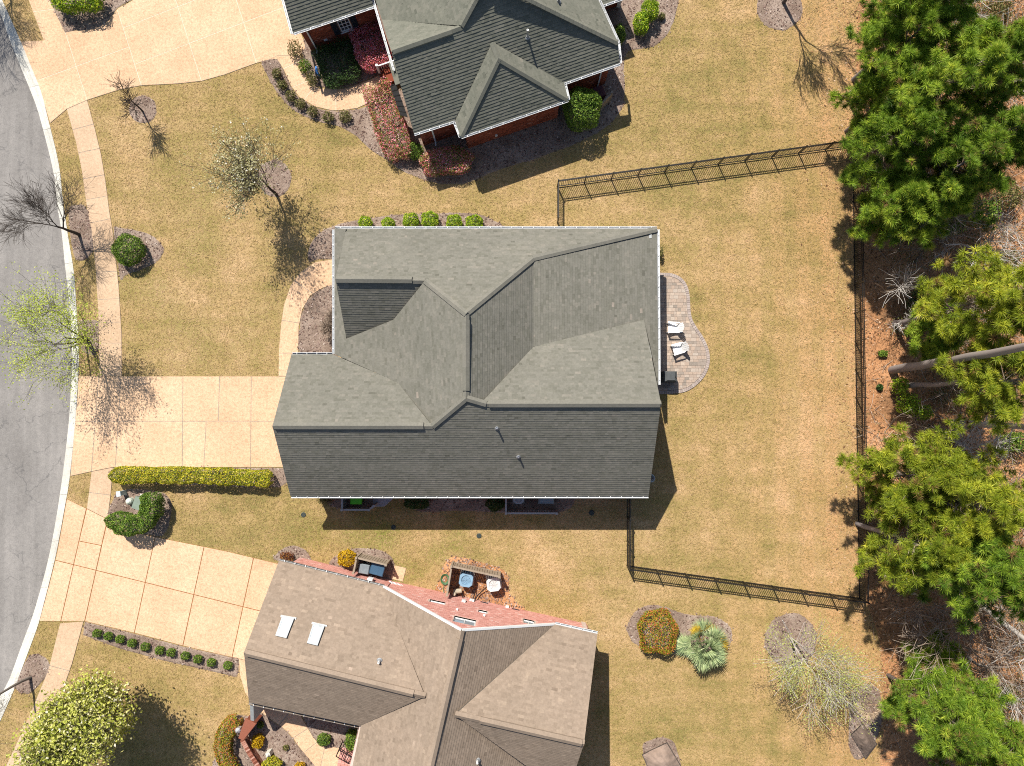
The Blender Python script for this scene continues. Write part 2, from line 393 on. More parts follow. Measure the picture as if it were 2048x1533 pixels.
# ------------------------------------------------------------------ road, kerb, lawn
KERB_IN = [(-28, -72), (8, 8), (41, 82), (79.5, 175), (96, 236), (118, 329), (126, 400), (137, 476), (148, 544), (153, 613), (157.5, 676), (157.5, 736), (156, 770), (151, 842), (140, 954), (129, 1020), (112, 1111), (87.7, 1209), (74, 1258), (41, 1346), (30, 1376), (0, 1444), (-45, 1540), (-85, 1620)]
KERB_OUT = [(-50, -70), (0, 30), (16, 77), (63, 192), (79, 241), (104, 342), (112, 411), (120.5, 462), (129, 544), (137, 613), (141, 676), (141.5, 745), (140, 770), (134, 856), (118, 985), (96, 1111), (66, 1223), (44, 1283), (16, 1360), (0, 1390), (-30, 1455), (-70, 1540), (-110, 1620)]
def polyres(P, n):
    P = [Vector(p) for p in P]; L = [0]
    for a, b in zip(P, P[1:]): L.append(L[-1] + (b - a).length)
    out = []
    for i in range(n):
        s = L[-1] * i / (n - 1); j = 0
        while j < len(L) - 2 and L[j + 1] < s: j += 1
        out.append(P[j].lerp(P[j + 1], (s - L[j]) / max(1e-6, L[j + 1] - L[j])))
    return out
NK = 96
kin = polyres([p.to_2d() for p in smooth_open(GP(KERB_IN), 6)], NK); kout = polyres([p.to_2d() for p in smooth_open(GP(KERB_OUT), 6)], NK)
def far(p, q, d): u = (p - q).normalized(); return p + u * d
kin = [far(kin[0], kin[1], 120)] + kin + [far(kin[-1], kin[-2], 120)]
kout = [far(kout[0], kout[1], 120)] + kout + [far(kout[-1], kout[-2], 120)]
m = MB()
for i in range(len(kin) - 1):
    a, b = kin[i], kin[i + 1]
    m.face([(a.x, a.y, 0), (b.x, b.y, 0), (260, b.y, 0), (260, a.y, 0)])
    c, d = kout[i], kout[i + 1]
    m.face([(c.x - 9.0, c.y, 0), (-260, c.y, 0), (-260, d.y, 0), (d.x - 9.0, d.y, 0)])
ground = m.build("lawn", MAT['lawn'], kind='structure')
m = MB()
for i in range(len(kout) - 1):
    c, d = kout[i], kout[i + 1]
    m.face([(c.x + .03, c.y, -.13), (c.x - 9.1, c.y, -.13), (d.x - 9.1, d.y, -.13), (d.x + .03, d.y, -.13)])
m.build("road", MAT['asphalt'], kind='structure')
# kerb and gutter: cast sections, a joint every three metres or so
kerb = thing("kerb", (kin[40].x, kin[40].y, 0), None, None); tag(kerb, kind='structure')
def kerb_section(i0, i1):
    mm = MB(); t = random.random()
    A = [(kin[i], kout[i]) for i in range(i0, i1 + 1)]
    u0 = (A[1][0] - A[0][0]).normalized() * 0.008; u1 = (A[-1][0] - A[-2][0]).normalized() * 0.008
    A[0] = (A[0][0] + u0, A[0][1] + u0); A[-1] = (A[-1][0] - u1, A[-1][1] - u1)
    prof = [(0, -.1), (0, .025), (.30, .02), (.52, -.07), (1.0, -.115), (1.0, -.2)]
    P = [[Vector((a.x + (b.x - a.x) * s, a.y + (b.y - a.y) * s, z)) for s, z in prof] for a, b in A]
    V = [p for r in P for p in r]; k = len(prof)
    F = [(r * k + j, (r + 1) * k + j, (r + 1) * k + j + 1, r * k + j + 1) for r in range(len(P) - 1) for j in range(k - 1)]
    F += [tuple(range(k)), tuple((len(P) - 1) * k + j for j in range(k - 1, -1, -1))]
    mm.mesh(V, F, t); mm.build("kerb_section", MAT['kerb_concrete'], kerb)
i = 1
while i < NK:
    j = min(NK, i + 5); kerb_section(i, j); i = j

# ------------------------------------------------------------------ slabs
NOGRASS = []
def split_by(pieces, a, b, full=False):
    """cut the pieces that the segment a-b runs through"""
    d = (b - a); L = d.length; d = d / L; nrm = (-d.y, d.x); out = []
    for P in pieces:
        dist = [(p[0] - a.x) * nrm[0] + (p[1] - a.y) * nrm[1] for p in P]
        if max(dist) < 0.12 or min(dist) > -0.12: out.append(P); continue
        ts = []
        for i in range(len(P)):
            p, q = P[i], P[(i + 1) % len(P)]; dp, dq = dist[i], dist[(i + 1) % len(P)]
            if (dp >= 0) != (dq >= 0):
                t = dp / (dp - dq); x = p[0] + (q[0] - p[0]) * t; y = p[1] + (q[1] - p[1]) * t
                ts.append((x - a.x) * d.x + (y - a.y) * d.y)
        lo, hi = min(ts), max(ts); ov = min(hi, L) - max(lo, 0)
        if full or ov > 0.55 * (hi - lo):
            for sgn in (1, -1):
                Q = clip_half(P, (a.x, a.y), (nrm[0] * sgn, nrm[1] * sgn))
                if len(Q) > 2 and abs(area2(Q)) > 0.02: out.append(Q)
        else: out.append(P)
    return out
def slabs(name, label, poly_px, cuts, mat, joint, gap=0.013, top=0.035):
    dom = [(p.x, p.y) for p in GP(poly_px)]
    if area2(dom) < 0: dom.reverse()
    NOGRASS.append(dom); pieces = [dom]
    for c in cuts:
        pts = GP(c)
        pieces = split_by(pieces, pts[0].to_2d(), pts[-1].to_2d())
    cx = sum(p[0] for p in dom) / len(dom); cy = sum(p[1] for p in dom) / len(dom)
    root = thing(name, (cx, cy, 0), None, None); tag(root, label, kind='structure')
    for P in pieces:
        if area2(P) < 0: P = list(reversed(P))
        P = clean(P, .03); mm = MB(); mm.prism(inset(P, gap), -.05, top + random.uniform(-.003, .003), bevel=0.008); mm.build("concrete_slab", mat, root)
    mm = MB(); mm.prism(inset(dom, 0.01), -.06, top - (0.006 if joint is not MAT['joint_rust'] else .012)); mm.build("joint_filler", joint, root)
    return root
PC, WC = MAT['pebble_concrete'], MAT['walk_concrete']
slabs("driveway", "wide tan concrete driveway of the middle house, thin grey joints",
      [(157, 753), (370, 753), (586, 753), (586, 935), (227, 935), (183.5, 943.5), (141, 953), (150, 850), (156, 790)],
      [[(199, 745), (192, 842), (183.5, 945)], [(243, 745), (240, 842), (231, 940)], [(366.5, 745), (365.5, 842), (365, 940)], [(503, 745), (502, 842), (501.5, 940)], [(140, 843), (600, 843)], [(440, 745), (437, 842)], [(413, 843), (408, 937)]],
      PC, MAT['joint_grey'], gap=.014)
slabs("driveway", "tan concrete driveway of the top house, white joints, in the upper left corner",
      [(42, 84), (88, 82), (57.5, 0), (40, -50), (90, -50), (99, 0), (131, 66), (150, 62), (188, 60), (215, 45), (236, 18), (262, 4), (330, -40), (620, -60), (600, 60), (612, 95), (580, 112), (556, 112), (540, 120), (513, 127), (450, 150), (403, 163), (360, 168), (283, 172), (240, 180), (175, 201), (134, 219), (101, 247), (80, 177), (60, 128)],
      [[(88, 82), (131, 214)], [(131, 66), (175, 202)], [(233, 14), (284, 174)], [(348, -10), (404, 166)], [(460, -40), (514, 130)], [(55, 169), (156, 129), (258, 95)], [(268, 130), (381, 88), (488, 47), (620, -5)], [(246, 57), (392, 0), (500, -42)], [(101, 20), (62, 25)]],
      PC, MAT['joint_light'])
slabs("driveway", "tan concrete driveway of the lower left house, dark rust coloured joints",
      [(134, 998), (174, 1017.5), (216, 1039), (250, 1060), (330, 1078), (450, 1102), (600, 1138), (560, 1240), (530, 1330), (478, 1318), (366, 1292), (268, 1266), (170, 1243), (79, 1243), (100, 1165), (114, 1110)],
      [[(175, 1010), (150.7, 1130), (121, 1248)], [(217, 1032), (196, 1141), (169, 1248)], [(314, 1060), (292, 1165), (268, 1272)], [(411, 1083), (388, 1190), (365, 1298)], [(510, 1105), (486, 1214), (463, 1322)], [(100, 1118), (192, 1140), (292, 1165), (388, 1190), (580, 1237)], [(161, 1083), (206, 1092)]],
      PC, MAT['joint_rust'], gap=0.02)
slabs("sidewalk", "tan concrete pavement beside the street, from the top driveway to the middle one",
      [(134, 219), (175, 201), (190, 256), (203, 310), (212, 365), (219, 420), (227, 468), (238, 572), (244, 668), (244.4, 753), (199, 753), (198, 690), (197, 627), (192, 544), (183.5, 462), (175, 420), (164, 342), (153, 288)],
      [[(140, 262), (192, 248)], [(152, 308), (204, 297)], [(161, 360), (212, 350)], [(166, 402), (219, 392)], [(176, 448), (228, 437)], [(192, 545), (240, 543)], [(196, 600), (243, 598)], [(197, 645), (246, 645)], [(198, 687), (247, 687)]],
      WC, MAT['joint_grey'])
slabs("sidewalk", "short tan pavement link between the middle and the lower driveway",
      [(183.5, 943.5), (227, 935), (222, 990), (216, 1039), (174, 1017.5), (178, 987)], [[(176, 985), (224, 991)]], WC, MAT['joint_grey'])
slabs("sidewalk", "tan pavement running under the flowering tree in the lower left corner",
      [(120.5, 1247), (168, 1243), (145, 1327), (118, 1405), (70, 1528), (40, 1600), (-10, 1585), (16, 1525), (60, 1430), (97, 1340)],
      [[(95, 1330), (150, 1345)], [(70, 1400), (130, 1416)], [(45, 1460), (105, 1478)]], WC, MAT['joint_grey'])
slabs("walkway", "curved tan walk from the middle driveway to the front door",
      [(557, 753), (558, 700), (562, 650), (568, 610), (582, 570), (603, 543), (630, 525), (690, 515), (690, 566), (668, 570), (645, 577), (621, 592), (605, 620), (598, 655), (597, 720), (597, 753)],
      [[(553, 707), (600, 707)], [(556, 640), (606, 648)], [(585, 560), (630, 590)]], PC, MAT['joint_grey'])
slabs("walkway", "curved tan walk leading past the flower bed to the top house",
      [(540, 120), (556, 112), (580, 112), (600, 90), (612, 95), (600, 112), (606, 140), (618, 165), (640, 178), (690, 178), (740, 160), (765, 148), (780, 180), (750, 200), (735, 208), (715, 217), (690, 221), (665, 222), (630, 214), (600, 196), (582, 172), (568, 140), (555, 120)],
      [[(552, 145), (606, 120)], [(575, 180), (625, 158)], [(605, 205), (630, 172)], [(672, 228), (672, 175)], [(722, 220), (735, 150)]], PC, MAT['joint_light'])
slabs("walkway", "curved tan walk from the lower driveway round to the brick porch",
      [(478, 1318), (530, 1330), (540, 1390), (600, 1428), (616, 1456), (626, 1473), (636, 1485), (649, 1493), (681, 1495.5), (690, 1500), (680, 1560), (640, 1560), (629, 1531), (608, 1506), (596, 1491), (586, 1475), (573, 1461), (558, 1450), (540, 1438), (526, 1427), (510, 1414), (490, 1385), (480, 1350)],
      [[(515, 1436), (545, 1410)], [(555, 1455), (575, 1430)], [(580, 1480), (620, 1455)], [(600, 1512), (640, 1480)], [(640, 1540), (651, 1490)], [(484, 1362), (505, 1355)]], PC, MAT['joint_grey'])

# ------------------------------------------------------------------ mulch beds: a low mound with a cut edge
CHIPS = []
def bed(name, label, pts_px, k=4, mat=None, world=None, chips=55, h=0.05, cut=True):
    P = [p.to_2d() for p in (GP(pts_px) if world is None else world)]
    if k > 1: P = smooth_closed(P, k)
    P = [(p.x + random.gauss(0, .018), p.y + random.gauss(0, .018)) for p in P]
    if area2(P) < 0: P.reverse()
    NOGRASS.append(P)
    rings = [[(x, y, -.03) for x, y in P], [(x, y, 0.006) for x, y in P]]
    for d, z in ((0.035, .018), (0.08, .03)):
        rings.append([(x, y, z) for x, y in inset(P, d)])
    n = len(P); V = [p for r in rings for p in r]
    F = [(r * n + i, r * n + (i + 1) % n, (r + 1) * n + (i + 1) % n, (r + 1) * n + i) for r in range(len(rings) - 1) for i in range(n)]
    o_ = (len(rings) - 1) * n
    for t in tri_cap(rings[-1]):
        a, b, c = (Vector(rings[-1][q][:2]) for q in t); F.append(tuple(o_ + q for q in (t if (b - a).cross(c - a) > 0 else t[::-1])))
    mm = MB(); mm.mesh(V, F); o = mm.build(name, mat or MAT['mulch'], kind='structure')
    if label: o['label'] = label
    xs = [p[0] for p in P]; ys = [p[1] for p in P]; A = abs(area2(P)); c = 0
    while c < A * chips:
        q = (random.uniform(min(xs), max(xs)), random.uniform(min(ys), max(ys))); c += A / max(1e-3, (max(xs) - min(xs)) * (max(ys) - min(ys)))
        if inside(q, P): CHIPS.append((q[0] + random.gauss(0, .07), q[1] + random.gauss(0, .07), .03))
    return P
def ring(px, py, rx, ry=None, n=14):
    ry = ry or rx
    return [(px + rx * math.cos(t) * random.uniform(.97, 1.03), py + ry * math.sin(t) * random.uniform(.97, 1.03)) for t in [2 * math.pi * i / n for i in range(n)]]
random.seed(11)
bed("mulch_bed", "mulch island under the bright shrub at the top left driveway", [(99, 2), (115, 36), (131, 65), (150, 61), (186, 59), (214, 44), (235, 17), (258, 4), (300, -22), (190, -50), (100, -40)], 2)
bed("mulch_bed", "round mulch ring under the small bare tree by the top driveway", ring(286, 219, 28))
bed("mulch_bed", "long mulch bed sweeping round the top house", [(523, 124), (535, 152), (552, 182), (575, 210), (600, 229), (635, 243), (670, 252), (700, 264), (740, 298), (781, 326), (801, 340), (837, 356), (883, 368), (927, 367), (966, 353), (1009, 337), (1060, 322), (1088, 312), (1142, 292), (1192, 268), (1227, 241), (1244, 216), (1249, 186), (1248, 142), (1251, 112), (1263, 101), (1307, 94), (1325, 80), (1340, 60), (1349, 35), (1349, -30), (1200, -20), (1100, 100), (960, 200), (800, 180), (790, 165), (740, 207), (715, 218), (690, 222), (665, 223), (630, 215), (600, 197), (582, 173), (568, 141), (555, 121), (540, 118)], 3)
bed("mulch_bed", "mulch bed against the garage wall of the top house", [(600, 86), (606, 112), (612, 140), (622, 163), (642, 175), (690, 176), (738, 158), (764, 146), (790, 120), (745, 40), (640, 60)], 2)
bed("mulch_bed", "oval mulch ring under the budding white lawn tree", ring(549, 357, 34, 37))
bed("mulch_bed", "mulch ring under the bare street tree", [(138, 418), (152, 411), (172, 414), (180, 435), (184, 465), (187, 500), (170, 520), (152, 520), (146, 500), (140, 465)])
bed("mulch_bed", "mulch patch under the lime green street tree", [(156, 645), (175, 641), (197, 643), (198, 670), (198, 700), (185, 712), (168, 705), (159, 690)], 2)
bed("mulch_bed", "teardrop mulch bed under the clipped round bush by the pavement", [(228, 458), (245, 457), (275, 461), (300, 470), (318, 483), (328, 500), (318, 520), (300, 532), (275, 543), (252, 550), (241, 560), (236, 520)])
bed("mulch_bed", "mulch bed along the far wall of the middle house", [(618, 523), (617, 500), (630, 475), (665, 453), (720, 440), (770, 432), (840, 428), (930, 426), (962, 430), (985, 440), (1006, 454), (1000, 475), (700, 475), (690, 516), (640, 519)], 3)
bed("mulch_bed", "mulch bed inside the curve of the front walk", [(599, 707), (599, 655), (606, 620), (622, 593), (646, 578), (690, 572), (690, 707)], 2)
bed("mulch_bed", "narrow mulch strip under the long yellow hedge", [(228, 936), (400, 937), (566, 936), (574, 950), (560, 975), (400, 970), (240, 962), (226, 950)], 2)
bed("mulch_bed", "mulch patch round the green utility box", [(217, 1036), (226, 1000), (235, 985), (262, 978), (300, 980), (330, 988), (343, 1010), (338, 1050), (324, 1072), (300, 1070), (252, 1060)], 3)
bed("mulch_bed", "mulch strip with a row of small shrubs along the lower driveway", [(170, 1244), (268, 1267), (366, 1293), (478, 1319), (478, 1340), (474, 1355), (420, 1342), (330, 1322), (240, 1297), (166, 1270)], 1)
bed("mulch_bed", "mulch patch round the leaning street trunk", [(40, 1348), (57, 1315), (76, 1308), (97, 1322), (98, 1345), (78, 1372), (55, 1388), (32, 1378)], 3)
bed("mulch_bed", "small mulch bed at the garage corner of the lower house", [(548, 1119), (558, 1104), (580, 1092), (602, 1096), (616, 1108), (632, 1135), (600, 1135)], 3)
bed("mulch_bed", "mulch bed behind the smaller slatted enclosure", [(660, 1132), (672, 1112), (700, 1098), (740, 1097), (775, 1108), (788, 1128), (785, 1160), (720, 1150)], 3)
bed("gravel_bed", "orange gravel bed round the two air conditioners", [(874, 1192), (880, 1160), (888, 1130), (905, 1114), (930, 1116), (965, 1126), (1000, 1136), (1017, 1155), (1018, 1185), (1030, 1203), (1048, 1222), (960, 1215)], 3, mat=MAT['litter'], chips=120)
bed("mulch_bed", "double oval mulch bed holding the round shrub and the palmetto", [(1253, 1253), (1266, 1228), (1283, 1215), (1308, 1210), (1331, 1214.6), (1351, 1222), (1368, 1227.6), (1403, 1232), (1425, 1233), (1443.5, 1239), (1459, 1253), (1464, 1271), (1460, 1291), (1451, 1301), (1430, 1315), (1395, 1318), (1356, 1309), (1330, 1310), (1292, 1300), (1265, 1284), (1255, 1266)], 3)
bed("mulch_bed", "round mulch ring under the lime leafing tree", ring(1581, 1281, 52, 54))
bed("mulch_bed", "mulch oval under the brown sheet near the bottom edge", [(1285, 1492), (1300, 1480), (1325, 1475), (1345, 1482), (1356, 1505), (1358, 1545), (1310, 1560), (1292, 1530)], 3)
bed("mulch_bed", "round mulch ring under the dark bare tree at the top", ring(1559, 15, 46, 46))
bed("mulch_bed", "mulch bed with yellow shrubs and brick wall at the lower house front", [(437, 1560), (435, 1500), (440, 1464), (455, 1440), (472, 1430), (500, 1431), (514, 1420), (526, 1428), (540, 1439), (558, 1451), (573, 1462), (586, 1476), (596, 1492), (608, 1507), (629, 1532), (640, 1560)], 3)
bed("mulch_bed", "shaded mulch bed between the porch walk and the lower house", [(600, 1420), (609, 1443), (617, 1457), (627, 1474), (637, 1486), (650, 1494), (682, 1496), (720, 1490), (730, 1450)], 1)
bed("mulch_bed", "shaded mulch bed along the near wall of the middle house", [(640, 985), (652, 1005), (675, 1015), (745, 1018), (760, 1000), (800, 992), (812, 1008), (840, 1024), (905, 1022), (1000, 1026), (1120, 1026), (1150, 1000), (1150, 950), (640, 950)], 2)
bed("mulch_bed", "mulch patch beside the brown net at the edge of the woods", [(1700, 1400), (1712, 1376), (1735, 1368), (1760, 1385), (1762, 1450), (1740, 1500), (1715, 1520), (1698, 1490)], 3)
# the floor of the woods: pine straw and leaves
WOODS = [(1722, -90), (1714, 60), (1712, 180), (1712, 300), (1715, 420), (1717, 560), (1722, 740), (1724, 900), (1728, 1060), (1732, 1195), (1742, 1230), (1758, 1280), (1764, 1340), (1768, 1400), (1766, 1470), (1760, 1533), (1755, 1640)]
wp = [p.to_2d() for p in smooth_open(GP(WOODS), 4)]; mm = MB()
for a, b in zip(wp, wp[1:]):
    mm.face([(a.x, a.y, .006), (b.x, b.y, .006), (90, b.y, .02), (90, a.y, .02)])
mm.build("forest_floor", MAT['litter'], kind='structure')
LITTER = []
for i in range(42000):
    x = random.uniform(18.5, 33.5); y = random.uniform(-25, 27)
    j = min(range(0, len(wp), 2), key=lambda q: abs(wp[q].y - y))
    if x > wp[j].x + random.gauss(0, .35): LITTER.append((x, y, 0.02))
for i in range(1500):
    y = random.uniform(-24, 26); j = min(range(0, len(wp), 2), key=lambda q: abs(wp[q].y - y)); x = wp[j].x - abs(random.gauss(0, 1.2)); LITTER.append((x, y, 0.004))
def scatter_flakes(name, pts, smin, smax, mat, label):
    n = len(pts); P = np.array(pts); rng = np.random.default_rng(5)
    ang = rng.uniform(0, 2 * math.pi, n); L = rng.uniform(smin, smax, n); W = L * rng.uniform(.25, .6, n)
    tz = rng.uniform(-.5, .5, n); tx = rng.uniform(-.4, .4, n); tint = rng.random(n)
    V = np.zeros((n, 4, 3)); ca, sa = np.cos(ang), np.sin(ang)
    for j, (a, b) in enumerate(((-1, -1), (1, -1), (1, 1), (-1, 1))):
        u = a * L / 2; v = b * W / 2
        V[:, j, 0] = P[:, 0] + ca * u - sa * v; V[:, j, 1] = P[:, 1] + sa * u + ca * v
        V[:, j, 2] = P[:, 2] + .012 + np.abs(u * tz + v * tx) * .6
    me = np_mesh(name, V.reshape(-1, 3), np.full(n, 4), np.arange(4 * n), tint)
    o = link(name, me, None, mat, 'stuff'); o['label'] = label; return o
scatter_flakes("mulch_chips", CHIPS, .04, .13, MAT['mulch_chip'], "bark chips lying over all the planting beds")
scatter_flakes("leaf_litter", LITTER, .04, .13, MAT['leaf_litter'], "fallen leaves and pine straw on the woodland floor")
# ------------------------------------------------------------------ house materials
tinted("shingle_grey", [(0, C(0.106, 0.102, 0.083)), (0.3, C(0.151, 0.146, 0.120)), (0.6, C(0.178, 0.170, 0.144)), (0.85, C(0.207, 0.191, 0.161)), (1, C(0.264, 0.228, 0.192))], 0.95, .12, 9, .1, .3, .10)
tinted("shingle_green", [(0, C(0.097, 0.101, 0.081)), (0.3, C(0.143, 0.145, 0.117)), (0.6, C(0.170, 0.169, 0.138)), (0.85, C(0.192, 0.184, 0.152)), (1, C(0.227, 0.211, 0.172))], 0.95, .12, 9, .1, .3, .10)
tinted("shingle_brown", [(0, C(.185, .140, .105)), (0.3, C(.25, .192, .145)), (0.6, C(.285, .220, .168)), (0.85, C(.325, .252, .19)), (1, C(.39, .30, .235))], 0.95, .12, 9, .1, .3, .09)
tinted("brick_red", [(0, C(.13, .035, .02)), (0.4, C(.24, .062, .034)), (0.8, C(.33, .09, .05)), (1, C(.45, .22, .16))], 0.9, .2, 40, .15)
tinted("brick_pink", [(0, C(.42, .185, .15)), (0.4, C(.57, .275, .23)), (0.8, C(.64, .34, .29)), (0.97, C(.66, .42, .37)), (1, C(.68, .52, .47))], 0.9, .2, 40, .15)
plain("mortar", C(.58, .47, .41), .95, scale=3); plain("mortar_dark", C(.22, .15, .12), .95, scale=3)
plain("roof_felt", C(.10, .092, .08), .9); plain("white_trim", C(.74, .74, .73), .45, var=.06, scale=2); plain("soffit", C(.6, .6, .58), .7)
plain("gutter_white", C(.70, .71, .72), .35, var=.1, scale=3); plain("gutter_taupe", C(.24, .20, .165), .4, var=.1, scale=3); plain("gutter_inside", C(.38, .40, .41), .5, var=.3, scale=5)
plain("slate_metal", C(.055, .06, .068), .35, .6); plain("shutter_navy", C(.02, .026, .035), .5)
plain("grey_glass", C(.30, .34, .37), .08, spec=.8); plain("dark_glass", C(.02, .028, .035), .06, spec=.8); plain("galvanised", C(.55, .56, .58), .35, .8); plain("lead_boot", C(.30, .31, .32), .5, .3)
plain("siding_grey", C(.42, .43, .42), .7); plain("black_iron", C(.012, .012, .013), .45, spec=.4)
plain("skylight_glass", C(.62, .70, .74), .05, spec=1.0); plain("skylight_frame", C(.30, .32, .33), .4, .5)

class Plane:
    """a roof plane through an eave (or ridge) line at height z; pitch is rise over run towards the polygon"""
    def __init__(s, poly, line, z, pitch):
        A, B = G(*line[0], z), G(*line[1], z); s.A = A; s.z = z; s.pitch = pitch; s.poly = poly
        s.e = (B - A).to_2d().normalized(); s.u = Vector((-s.e.y, s.e.x))
        c = sum((G(*p, z).to_2d() for p in poly), Vector((0, 0))) / len(poly)
        if (c - A.to_2d()).dot(s.u) < 0: s.u = -s.u
        s.W = [s.at(*p) for p in poly]
    def zat(s, x, y): return s.z + s.pitch * ((x - s.A.x) * s.u.x + (y - s.A.y) * s.u.y)
    def at(s, px, py):
        d = ray(px, py)
        k = s.pitch * (d.x * s.u.x + d.y * s.u.y)
        t = (s.z - s.pitch * (s.A.x * s.u.x + s.A.y * s.u.y) - CAM_H) / (d.z - k)
        return Vector((d.x * t, d.y * t, CAM_H + d.z * t))
def roof_plane(house, pl, mat, expo=0.150, deck=0.16, th=0.013, fascia='roof_felt', seed=1):
    """deck board, then every shingle course as overlapping tabs with a real butt edge"""
    rng = random.Random(seed + int(abs(pl.A.x) * 100))
    W = pl.W; n = len(W)
    if area2([(p.x, p.y) for p in W]) < 0: W = list(reversed(W))
    mm = MB(); top = [p - Vector((0, 0, .012)) for p in W]; bot = [p - Vector((0, 0, deck)) for p in W]
    mm.mesh(bot + top, [tuple(range(n - 1, -1, -1)), tuple(range(n, 2 * n))] + [(i, (i + 1) % n, n + (i + 1) % n, n + i) for i in range(n)])
    d = mm.build("roof_deck", MAT[fascia], house)
    up = pl.u if pl.pitch > 0 else -pl.u; ap = abs(pl.pitch); f = math.sqrt(1 + ap * ap); e = pl.e
    o = W[0]; P2 = [((p - o).to_2d().dot(e), (p - o).to_2d().dot(up) * f) for p in W]
    if area2(P2) < 0: P2.reverse()
    v0 = min(p[1] for p in P2); v1 = max(p[1] for p in P2); s0 = min(p[0] for p in P2); s1 = max(p[0] for p in P2)
    nrm = Vector((-up.x * ap / f, -up.y * ap / f, 1 / f)); us = Vector((up.x / f, up.y / f, ap / f)); e3 = Vector((e.x, e.y, 0))
    V = []; cnt = []; tint = []
    def put(pts, t): V.extend(pts); cnt.append(len(pts)); tint.append(t)
    k = 0; v = v0
    while v < v1:
        band = clip_half(clip_half(P2, (0, v), (0, 1)), (0, v + expo), (0, -1))
        ct = rng.gauss(0, .025)
        if len(band) > 2 and abs(area2(band)) > 1e-4:
            b0 = min(p[0] for p in band); b1 = max(p[0] for p in band)
            s = b0 - rng.uniform(0, .4)
            while s < b1:
                w = rng.choice((.14, .18, .22, .26, .32)); Q = clip_half(clip_half(band, (s, 0), (1, 0)), (s + w, 0), (-1, 0)); 
                if len(Q) > 2 and abs(area2(Q)) > 1e-5:
                    t = min(1, max(0, rng.gauss(.5, .13) + ct)); lam = th * rng.uniform(.75, 1.25)
                    pts = [o + e3 * q[0] + us * q[1] + nrm * (lam * (1 - (q[1] - v) / expo) + .002) for q in Q]
                    put(pts, t)
                    for i in range(len(Q)):
                        a, b = Q[i], Q[(i + 1) % len(Q)]
                        if abs(a[1] - v) < 1e-5 and abs(b[1] - v) < 1e-5:
                            put([pts[i], o + e3 * a[0] + us * a[1] - nrm * .004, o + e3 * b[0] + us * b[1] - nrm * .004, pts[(i + 1) % len(Q)]], t)
                s += w
        v += expo; k += 1
    V = np.array([tuple(p) for p in V]) - np.array(org(house))
    me = np_mesh("shingles", V, cnt, np.arange(len(V)), tint)
    link("shingles", me, d, MAT[mat], 'stuff')
    return d
def cap_line(house, a, b, mat, name="ridge_cap", w=0.32, h=0.075, vent=False, pitch=.62):
    """cap shingles (or a taller ridge vent) along a hip or ridge from a to b"""
    a, b = Vector(a), Vector(b); d = b - a; L = d.length; d.normalize()
    sx = d.cross(Vector((0, 0, 1))).normalized(); n = max(1, int(L / (.9 if vent else .28))); mm = MB()
    for i in range(n):
        p = a + d * (L * i / n); q = a + d * (L * (i + 1) / n + (0 if vent else .02)); l0 = .0 if vent else .008; l1 = .0
        r0, r1 = (p + Vector((0, 0, h + l0)), q + Vector((0, 0, h + l1)))
        dz = Vector((0, 0, -w / 2 * pitch)); t = max(0, min(1, random.gauss(.60, .05)))
        L0, R0, L1, R1 = r0 - sx * w / 2 + dz, r0 + sx * w / 2 + dz, r1 - sx * w / 2 + dz, r1 + sx * w / 2 + dz
        lip = Vector((0, 0, -.05 - (h if vent else 0)))
        mm.mesh([r0, L0, R0, r1, L1, R1, L0 + lip, R0 + lip, L1 + lip, R1 + lip, r0 + lip, r1 + lip], [(0, 3, 4, 1), (0, 2, 5, 3), (1, 4, 8, 6), (2, 7, 9, 5), (0, 1, 6, 10), (0, 10, 7, 2), (3, 11, 8, 4), (3, 5, 9, 11)], t)
    return mm.build(name, MAT[mat], house)
def gutter(house, a, b, inward, hang=0.62, mat='gutter_white'):
    """open K gutter along an eave: trough with a bright rim and hanger straps"""
    a, b = Vector(a), Vector(b); d = (b - a).normalized(); inn = Vector((inward.x, inward.y, 0)).normalized(); out = -inn
    prof = [(0.005, .02), (0.005, -.10), (.085, -.10), (.125, -.035), (.13, .012), (.112, .012), (.105, -.03), (.075, -.085), (.02, -.085), (.02, .02)]
    mm = MB(); k = len(prof); P = [p + out * x + Vector((0, 0, z)) for p in (a, b) for x, z in prof]
    mm.mesh(P, [(j, (j + 1) % k, k + (j + 1) % k, k + j) for j in range(k)] + [tuple(range(k - 1, -1, -1)), tuple(range(k, 2 * k))])
    g = mm.build("gutter", MAT[mat], house)
    mm = MB(); L = (b - a).length; n = int(L / hang)
    for i in range(n + 1):
        p = a + d * (L * (i + .5) / (n + 1)); mm.bar(p + out * .0 + Vector((0, 0, .016)), p + out * .128 + Vector((0, 0, .016)), .028, .008)
    mm.build("hanger_straps", MAT['white_trim'], g, kind='stuff')
    mm = MB(); mm.face([a + out * .021 - Vector((0, 0, .083)), b + out * .021 - Vector((0, 0, .083)), b + out * .074 - Vector((0, 0, .083)), a + out * .074 - Vector((0, 0, .083))])
    mm.build("gutter_bed", MAT['gutter_inside'], g)
    return g
class Wall:
    """vertical wall from A to B (plan points); the photograph pixel -> (distance along, height)"""
    def __init__(s, A, B):
        s.A = Vector((A[0], A[1])); s.B = Vector((B[0], B[1])); s.d = (s.B - s.A); s.L = s.d.length; s.d = s.d / s.L
        s.n = Vector((s.d.y, -s.d.x))      # outward = to the right of A->B
    def uv(s, px, py):
        d = ray(px, py); o = Vector((0, 0)); k = d.to_2d().dot(s.n); t = (s.A.dot(s.n)) / k
        p = d.to_2d() * t; return ((p - s.A).dot(s.d), CAM_H + d.z * t)
    def p(s, u, z, out=0.0): q = s.A + s.d * u + s.n * out; return Vector((q.x, q.y, z))
